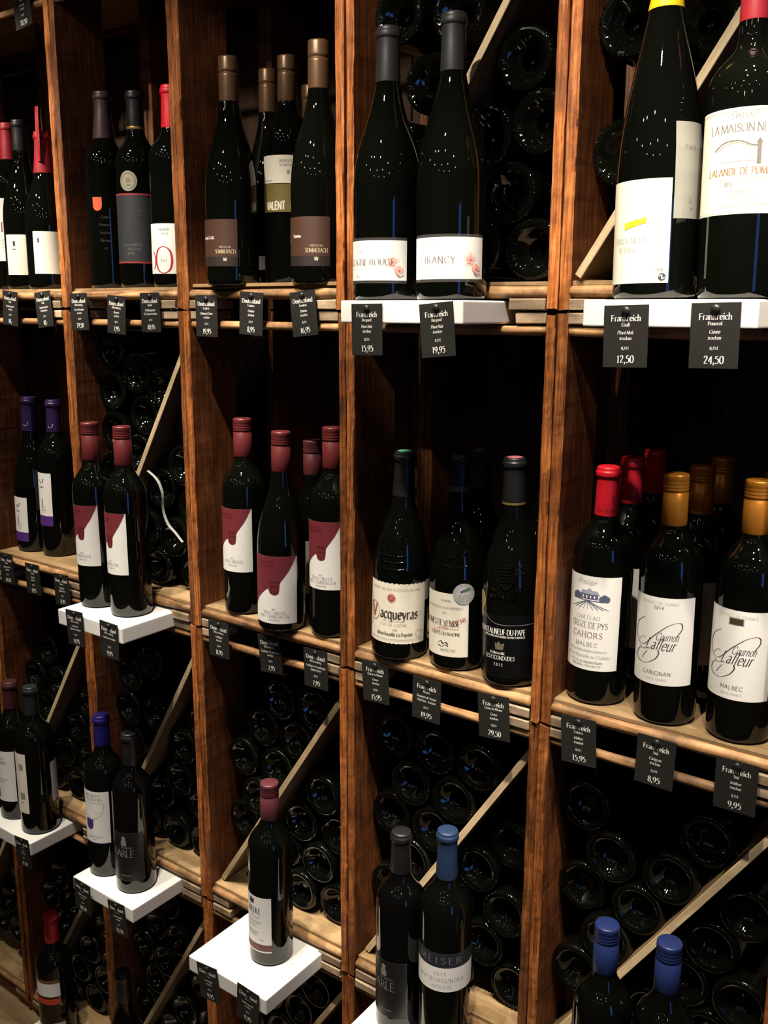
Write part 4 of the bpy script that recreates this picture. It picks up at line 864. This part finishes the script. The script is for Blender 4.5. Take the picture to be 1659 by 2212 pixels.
LYING = {
 'TD': ('bead', [(1.023, 2.0), (1.11, 1.991), (1.068, 1.912), (1.022, 1.833), (1.188, 1.93), (1.223, 1.853), (1.138, 1.851), (1.184, 1.777), (1.225, 1.698), (1.146, 1.705)], 'behind pink-flower labels'),
 'TE': ('bead', [(1.337, 1.942), (1.427, 1.93), (1.337, 1.802), (1.383, 2.01), (1.545, 1.80), (1.50, 1.73), (1.56, 1.705), (1.47, 1.705)], 'behind yellow cap'),
 'MB': ('beads', [(.374, 1.545), (.339, 1.478), (.414, 1.48), (.488, 1.483), (.376, 1.411), (.453, 1.414), (.563, 1.418), (.513, 1.358), (.348, 1.336), (.42, 1.345), (.483, 1.284), (.559, 1.290), (.520, 1.215), (.490, 1.150), (.565, 1.155), (.36, 1.265), (.58, 1.352)], 'behind red-capped pair'),
 'LA': ('smooth', shift('C', 'L', 'A', 'L', LC, (0, 1, 3)), 'behind maroon cap'),
 'LB': ('smooth', [(.391, .926), (.356, .854), (.433, .855), (.510, .775), (.470, .701), (.545, .705), (.500, .622), (.575, .620), (.560, .830), (.372, .78), (.45, .965), (.40, .63), (.435, .70)], 'behind crown shield'),
 'LC': ('smooth', LC, 'behind lone bottle'),
 'LD': ('beads', [(1.016, .973), (1.095, .971), (1.174, .973), (1.051, .903), (1.132, .905), (1.012, .844), (1.09, .836), (1.064, .768), (1.005, .716), (1.174, .81), (1.216, .739), (1.181, .666), (1.235, .606), (1.228, .86), (1.131, .744), (1.155, .60), (1.07, .61)], 'behind slate-blue cap'),
 'LE': ('smooth', [(1.341, .962), (1.501, .969), (1.381, .899), (1.458, .898), (1.336, .835), (1.419, .833), (1.332, .712), (1.387, .767), (1.557, .887), (1.518, .826), (1.560, .765), (1.488, .755), (1.52, .69), (1.45, .69), (1.56, .62), (1.48, .615), (1.40, .615)], 'behind blue-capped pair'),
 'FA': ('smooth', shift('C', 'L', 'A', 'F', LC, (0, 1)), 'behind red wax'),
 'FB': ('smooth', shift('C', 'L', 'B', 'F', LC, (1,)), 'under 21,50 card'),
 'FC': ('smooth', shift('C', 'L', 'C', 'F', LC), 'under large block'),
 'FZ': ('smooth', shift('C', 'L', 'Z', 'F', LC, (0, 1, 12, 13, 15)), 'bottom-left corner'),
 'LZ': ('smooth', shift('C', 'L', 'Z', 'L', LC, (0, 1, 3)), 'left edge'),
}
def relax(key, R, pts):
    ci = COLN.index(key[1]); (xa, za), (xb, zb) = div_line(key[0], ci)
    lo, hi = PX[ci] + .0142 + R, PX[ci + 1] - .0142 - R; zl, zh = RZ[key[0]] + .0372 + R, RZ[key[0]] + H - .034 - R
    d = Vector((xb - xa, zb - za)).normalized(); n = Vector((d.y, -d.x))      # n points to the lower right side
    side = [1 if Vector((x - xa, z - za)).dot(n) > 0 else -1 for x, z in pts]
    P = [Vector(p) for p in pts]
    for it in range(400):
        for i in range(len(P)):
            for j in range(i):
                v = P[i] - P[j]; l = v.length or 1e-6
                if l < 2 * R + .0006:
                    s = (2 * R + .0006 - l) / 2 * v / l; P[i] += s; P[j] -= s
        for i, p in enumerate(P):
            if key in DIV:
                c = Vector((xa + DTH * .55, za)); q = (p - c).dot(n) * side[i]; need = R + DTH / 2 + .0008
                if q < need: p += n * side[i] * (need - q)
            p.x = min(max(p.x, lo), hi); p.y = min(max(p.y, zl), zh)
    return P, side
nl = 0
ORD = ['first', 'second', 'third', 'fourth', 'fifth', 'sixth', 'seventh', 'eighth']
def PLACE(i, n, side_): return 'alone' if n == 1 else 'leftmost' if i == 0 else 'rightmost' if i == n - 1 else ORD[i] + ' from left'
for key, (kind, pts, where) in LYING.items():
    R = .0389 if kind == 'bead' else .0369
    kept = []; P, side = relax(key, R, pts); rnd = random.Random(len(pts) * 31 + ord(key[1]))
    for i, p in enumerate(P):
        bad = any((p - P[j]).length < 2 * R - .004 for j in range(i))
        if bad: continue
        o = data_obj('lying_bottle', LMESH[kind])
        o.location = (p.x, .046 + rnd.uniform(-.006, .006), p.y); o.rotation_euler = (-math.pi / 2, rnd.uniform(0, 6.28), 0)
        kept.append((o, p, side[i] < 0))
        if key == 'TD' and i in (4, 5, 7, 8):      # a paper label shows on the flank of these
            label(o, lambda v: .0388, -70, 70, .055, .125, LYING_LAB)
            o.rotation_euler = (-math.pi / 2, math.radians(150), 0)
        nl += 1
    # words that single each one out: its row from the top and its place in that row
    for up in (True, False):
        mine = sorted([k for k in kept if k[2] == up], key=lambda k: -k[1].y); rows = []
        for k in mine:
            if rows and rows[-1][0][1].y - k[1].y < .030: rows[-1].append(k)
            else: rows.append([k])
        for ri, row_ in enumerate(rows):
            for xi, k in enumerate(sorted(row_, key=lambda k: k[1].x)):
                tag(k[0], 'dark lying bottle, %s in %s row %s divider, %s' % (PLACE(xi, len(row_), 'left'), ORD[ri] if ri else 'top', 'above' if up else 'below', where), 'bottle', 'lying bottles ' + where)

# ------------------------------------------------------------------ price cards
TW, TH = .0480, .0635
def price_card(x, y, z, ang, lines, price, lab, curl=0.0, twist=0.0, small=1.0):
    root = empty('price_card', (x, y, z), (0, ang, 0)); tag(root, lab, 'price card', 'black price cards')
    m = CardMap(curl, twist); bm = bmesh.new(); nu, nv = 4, 6; g = {}
    for side_ in (0, 1):
        for i in range(nu + 1):
            for j in range(nv + 1):
                g[side_, i, j] = bm.verts.new(m(-TW / 2 + TW * i / nu, -TH * j / nv, .0004 if side_ == 0 else -.0002))
    for i in range(nu):
        for j in range(nv):
            bm.faces.new((g[0, i, j], g[0, i, j + 1], g[0, i + 1, j + 1], g[0, i + 1, j])); bm.faces.new((g[1, i, j], g[1, i + 1, j], g[1, i + 1, j + 1], g[1, i, j + 1]))
    for i in range(nu):
        for j in (0, nv): bm.faces.new((g[0, i, j], g[0, i + 1, j], g[1, i + 1, j], g[1, i, j]))
    for j in range(nv):
        for i in (0, nu): bm.faces.new((g[0, i, j], g[1, i, j], g[1, i, j + 1], g[0, i, j + 1]))
    bmesh.ops.recalc_face_normals(bm, faces=bm.faces[:])
    card = mesh_obj('card', bm, CARD, root)
    I = Ink()
    vs = [-.0162, -.0216, -.0295, -.0354, -.0453]
    sz = [.0060, .0034, .0034, .0034, .0030]
    for k, s in enumerate(lines):
        if not s: continue
        it = k in (2, 3)
        I.text(s, 0, vs[k], sz[k], thick=12 if k == 0 else 11, thin=5, slant=.22 if it else 0, sx=min(1.0, .043 / max(.001, sum(GLY[c][0] for c in s) * sz[k] / 68)), n=3)
    I.text(price, .0005, -.0588, .0076, thick=11, thin=4, n=5)
    I.emit('lettering', m, INKW, card, .0007)
    bm = bmesh.new(); bmesh.ops.create_uvsphere(bm, u_segments=14, v_segments=8, radius=.0048)
    for v in bm.verts: v.co.y *= .55; v.co += Vector((0, -.0018, -.0062))
    mesh_obj('push_pin', bm, PIN, root, True)
    return root
DE, FR = 'Deutschland', 'Frankreich'
CARDS = [
 (.1645, -.004, 1.6528, .098, (DE, 'Pfalz', 'Spätburgunder'.replace('ä', 'a'), 'trocken', '0,75 l'), '10,-', 'price card 10,- under the cream-labelled bottles, the left one'),
 (.2645, -.004, 1.6512, -.10, (DE, 'Pfalz', 'Spatburgunder', 'halbtrocken', '0,75 l'), '10,-', 'price card 10,- nearest the left post under the ribboned bottle'),
 (.3719, -.004, 1.6476, -.020, (DE, 'Württemberg', 'Cuvee Premium', 'trocken', '0,75 l'), '29,50', 'price card 29,50 Deutschland under the orange shield bottle'),
 (.4749, -.004, 1.6429, .074, (DE, 'Württemberg', 'Rotwein', 'trocken', '0,75 l'), '7,95', 'tilted price card 7,95 under the slate-labelled bottle'),
 (.5592, -.004, 1.6473, -.016, (DE, 'Mosel', 'Frühburgunder', 'St. Laurent trocken', '0,75 l'), '10,95', 'price card 10,95 Deutschland under the bottle with the red letter'),
 (.6919, -.004, 1.6426, .010, (DE, 'Franken', 'Cabernet Cuvee', 'trocken', '0,75 l'), '19,95', 'price card 19,95 Deutschland under the left brown-label bottle'),
 (.7896, -.004, 1.6467, .055, (DE, 'Franken', 'Domina', 'trocken', '0,75 l'), '8,95', 'curled price card 8,95 between 19,95 and 16,95'),
 (.8891, -.004, 1.6473, -.101, (DE, 'Franken', 'Domina', 'trocken', '0,75 l'), '16,95', 'price card 16,95 Deutschland under the Domina bottle'),
 (1.0735, -.0935, 1.6288, -.014, (FR, 'Burgund', 'Pinot Noir', 'trocken', '0,75 l'), '15,95', 'price card 15,95 Burgund on the white block'),
 (1.1764, -.0935, 1.6299, -.090, (FR, 'Burgund', 'Pinot Noir', 'trocken', '0,75 l'), '19,95', 'slanted price card 19,95 Burgund on the white block'),
 (1.4168, -.1035, 1.6273, -.026, (FR, 'Elsaß', 'Pinot Noir', 'trocken', '0,75 l'), '12,50', 'price card 12,50 on the white block under the yellow-capped bottle'),
 (1.5080, -.1035, 1.6297, -.022, (FR, 'Pomerol', 'Cuvee', 'trocken', '0,75 l'), '24,50', 'price card 24,50 Pomerol on the right-hand white block'),
 (.0759, -.004, 1.1288, -.056, (DE, 'Baden', 'Spatburgunder', 'trocken', '0,75 l'), '10,50', 'dim price card at the left edge under the purple-capped bottles'),
 (.1664, -.004, 1.1221, -.023, (DE, 'Baden', 'Regent', 'trocken', '0,75 l'), '8,95', 'dim price card 8,95 in the middle under the purple-capped bottles'),
 (.2604, -.004, 1.1168, -.033, (DE, 'Baden', 'Trollinger', 'halbtrocken', '0,75 l'), '8,95', 'dim price card 8,95 just left of the red-capped pair on the block'),
 (.4497, -.1115, 1.1083, -.044, (DE, 'Württemberg', 'Lemberger', 'Holzfass trocken', '0,75 l'), '11,95', 'left price card 11,95 on the block under the red-capped pair'),
 (.5438, -.1115, 1.1064, .018, (DE, 'Württemberg', 'Lemberger trocken', '', '0,75 l'), '9,95', 'right price card 9,95 on the block under the red-capped pair'),
 (.6943, -.004, 1.1098, .001, (DE, 'Württemberg', 'Trollinger', 'trocken', '0,75 l'), '8,95', 'price card 8,95 Deutschland under the Trollinger bottle'),
 (.8079, -.004, 1.1099, -.099, (DE, 'Württemberg', 'Trollinger & Lemberger', 'trocken', '0,75 l'), '7,95', 'price card 7,95 under the sloping-shouldered red-capped bottle'),
 (.9064, -.004, 1.1076, -.025, (DE, 'Württemberg', 'Trollinger & Lemberger', 'halbtrocken', '0,75 l'), '7,95', 'price card 7,95 halbtrocken under the rightmost red-capped bottle'),
 (1.0210, -.004, 1.1144, -.056, (FR, 'Cotes du Rhone', 'Cuvee', 'trocken', '0,75 l'), '15,95', 'price card 15,95 Cotes du Rhone under the Vacqueyras bottle'),
 (1.1137, -.004, 1.1098, .020, (FR, 'Rhone', 'Beaumes de Venise', 'Holzfass - trocken', '0,75 l'), '19,95', 'price card 19,95 Rhone under the silver medal bottle'),
 (1.2205, -.004, 1.1135, -.069, (FR, 'Cotes du Rhone', 'Cuvee', 'trocken', '0,75 l'), '29,50', 'price card 29,50 Cotes du Rhone under the black-labelled bottle'),
 (1.3447, -.004, 1.1144, -.059, (FR, 'Cahors', 'Malbec', 'trocken', '0,75 l'), '15,95', 'price card 15,95 Cahors under the bright red capped bottle'),
 (1.4476, -.004, 1.1159, .020, (FR, 'Süd', 'Carignan', 'trocken', '0,75 l'), '8,95', 'price card 8,95 Carignan under the orange-capped bottles'),
 (1.5427, -.004, 1.1145, -.007, (FR, 'Süd', 'Malbec', 'trocken', '0,75 l'), '9,95', 'price card 9,95 Malbec at the lower right rail'),
 (.2010, -.0975, .5742, -.111, (DE, 'Baden', 'Cuvee', 'trocken', '0,75 l'), '12,50', 'dark unlit price card on the left white block'),
 (.4259, -.1135, .5745, .027, (DE, 'Baden', 'Spatburgunder', 'trocken', '0,75 l'), '10,50', 'curling price card at the left end of the crown bottle block'),
 (.5250, -.1135, .5735, -.120, (DE, 'Baden', 'Spatburgunder', 'trocken', '0,75 l'), '21,50', 'curling price card 21,50 on the block under the black bottle'),
 (.7789, -.1365, .5735, -.120, (DE, 'Baden', 'Lemberger', 'trocken', '0,75 l'), '9,95', 'left price card 9,95 on the large white block'),
 (.8730, -.1365, .5745, .060, (DE, 'Baden', 'Spatburgunder', 'trocken', '0,75 l'), '9,95', 'right price card 9,95 on the large white block'),
 (.2626, -.004, 2.1560, -.099, (DE, 'Pfalz', 'Rotwein', 'trocken', '0,75 l'), '20,50', 'tilted price card at the top left corner of the picture'),
]
CURL = {6: .003, 27: -.004, 28: -.005, 29: .004, 12: .003, 16: .002, 3: .002, 2: -.001}
for i, (x, y, z, a, lines, price, lab) in enumerate(CARDS):
    c = CURL.get(i, 0.0)
    price_card(x, y - (abs(c) if c < 0 else 0), z, a, lines, price, lab, c)
# one card lying face up on the bottom-left block
r = price_card(.150, -.060, RZ['F'] + .0141, 0, (DE, 'Pfalz', '', '', ''), '8,50', 'dark price card lying flat on the bottom left white block')
r.rotation_euler = (-math.pi / 2, 0, .35)

# a strip of white label paper hanging loose between the lying bottles
_pts = catmull([(.499, 1.342), (.523, 1.328), (.535, 1.305), (.535, 1.276), (.546, 1.252), (.565, 1.238), (.582, 1.224)], 4)
bm = bmesh.new(); rows_ = []
for i, (x, z) in enumerate(_pts):
    wd = .0003 + .0006 * math.sin(math.pi * i / (len(_pts) - 1))
    rows_.append([bm.verts.new((x - .0005, .022, z - wd)), bm.verts.new((x + .0005, .026, z + wd)), bm.verts.new((x + .0007, .0263, z + wd)), bm.verts.new((x - .0003, .0223, z - wd))])
for a, b in zip(rows_[:-1], rows_[1:]):
    for k in range(4): bm.faces.new((a[k], a[(k + 1) % 4], b[(k + 1) % 4], b[k]))
bm.faces.new(rows_[0]); bm.faces.new(rows_[-1][::-1])
bmesh.ops.recalc_face_normals(bm, faces=bm.faces[:])
tag(mesh_obj('paper_strip', bm, paper('grey_paper', (.26, .255, .24))), 'loose curved strip of white paper among the lying bottles right of the red-capped pair', 'paper strip')
# pen marks on the large block
blk = [o for o in bpy.data.objects if o.name.startswith('display_block') and 'large' in o['label']][0]
class TopMap:
    def __call__(self, u, v, off=0): return (u, v, .0129 + off)
    def normal(self, c): return Vector((0, 0, 1))
I = Ink(); bx_ = blk.location.x
for (xa, ya, xb, yb) in ((.880, -.054, .884, -.049), (.885, -.050, .889, -.044), (.889, -.050, .892, -.046)): I.line([(xa - bx_, ya), (xb - bx_, yb)], .0009)
I.emit('pen_marks', TopMap(), GREY_INK, blk, .0002)
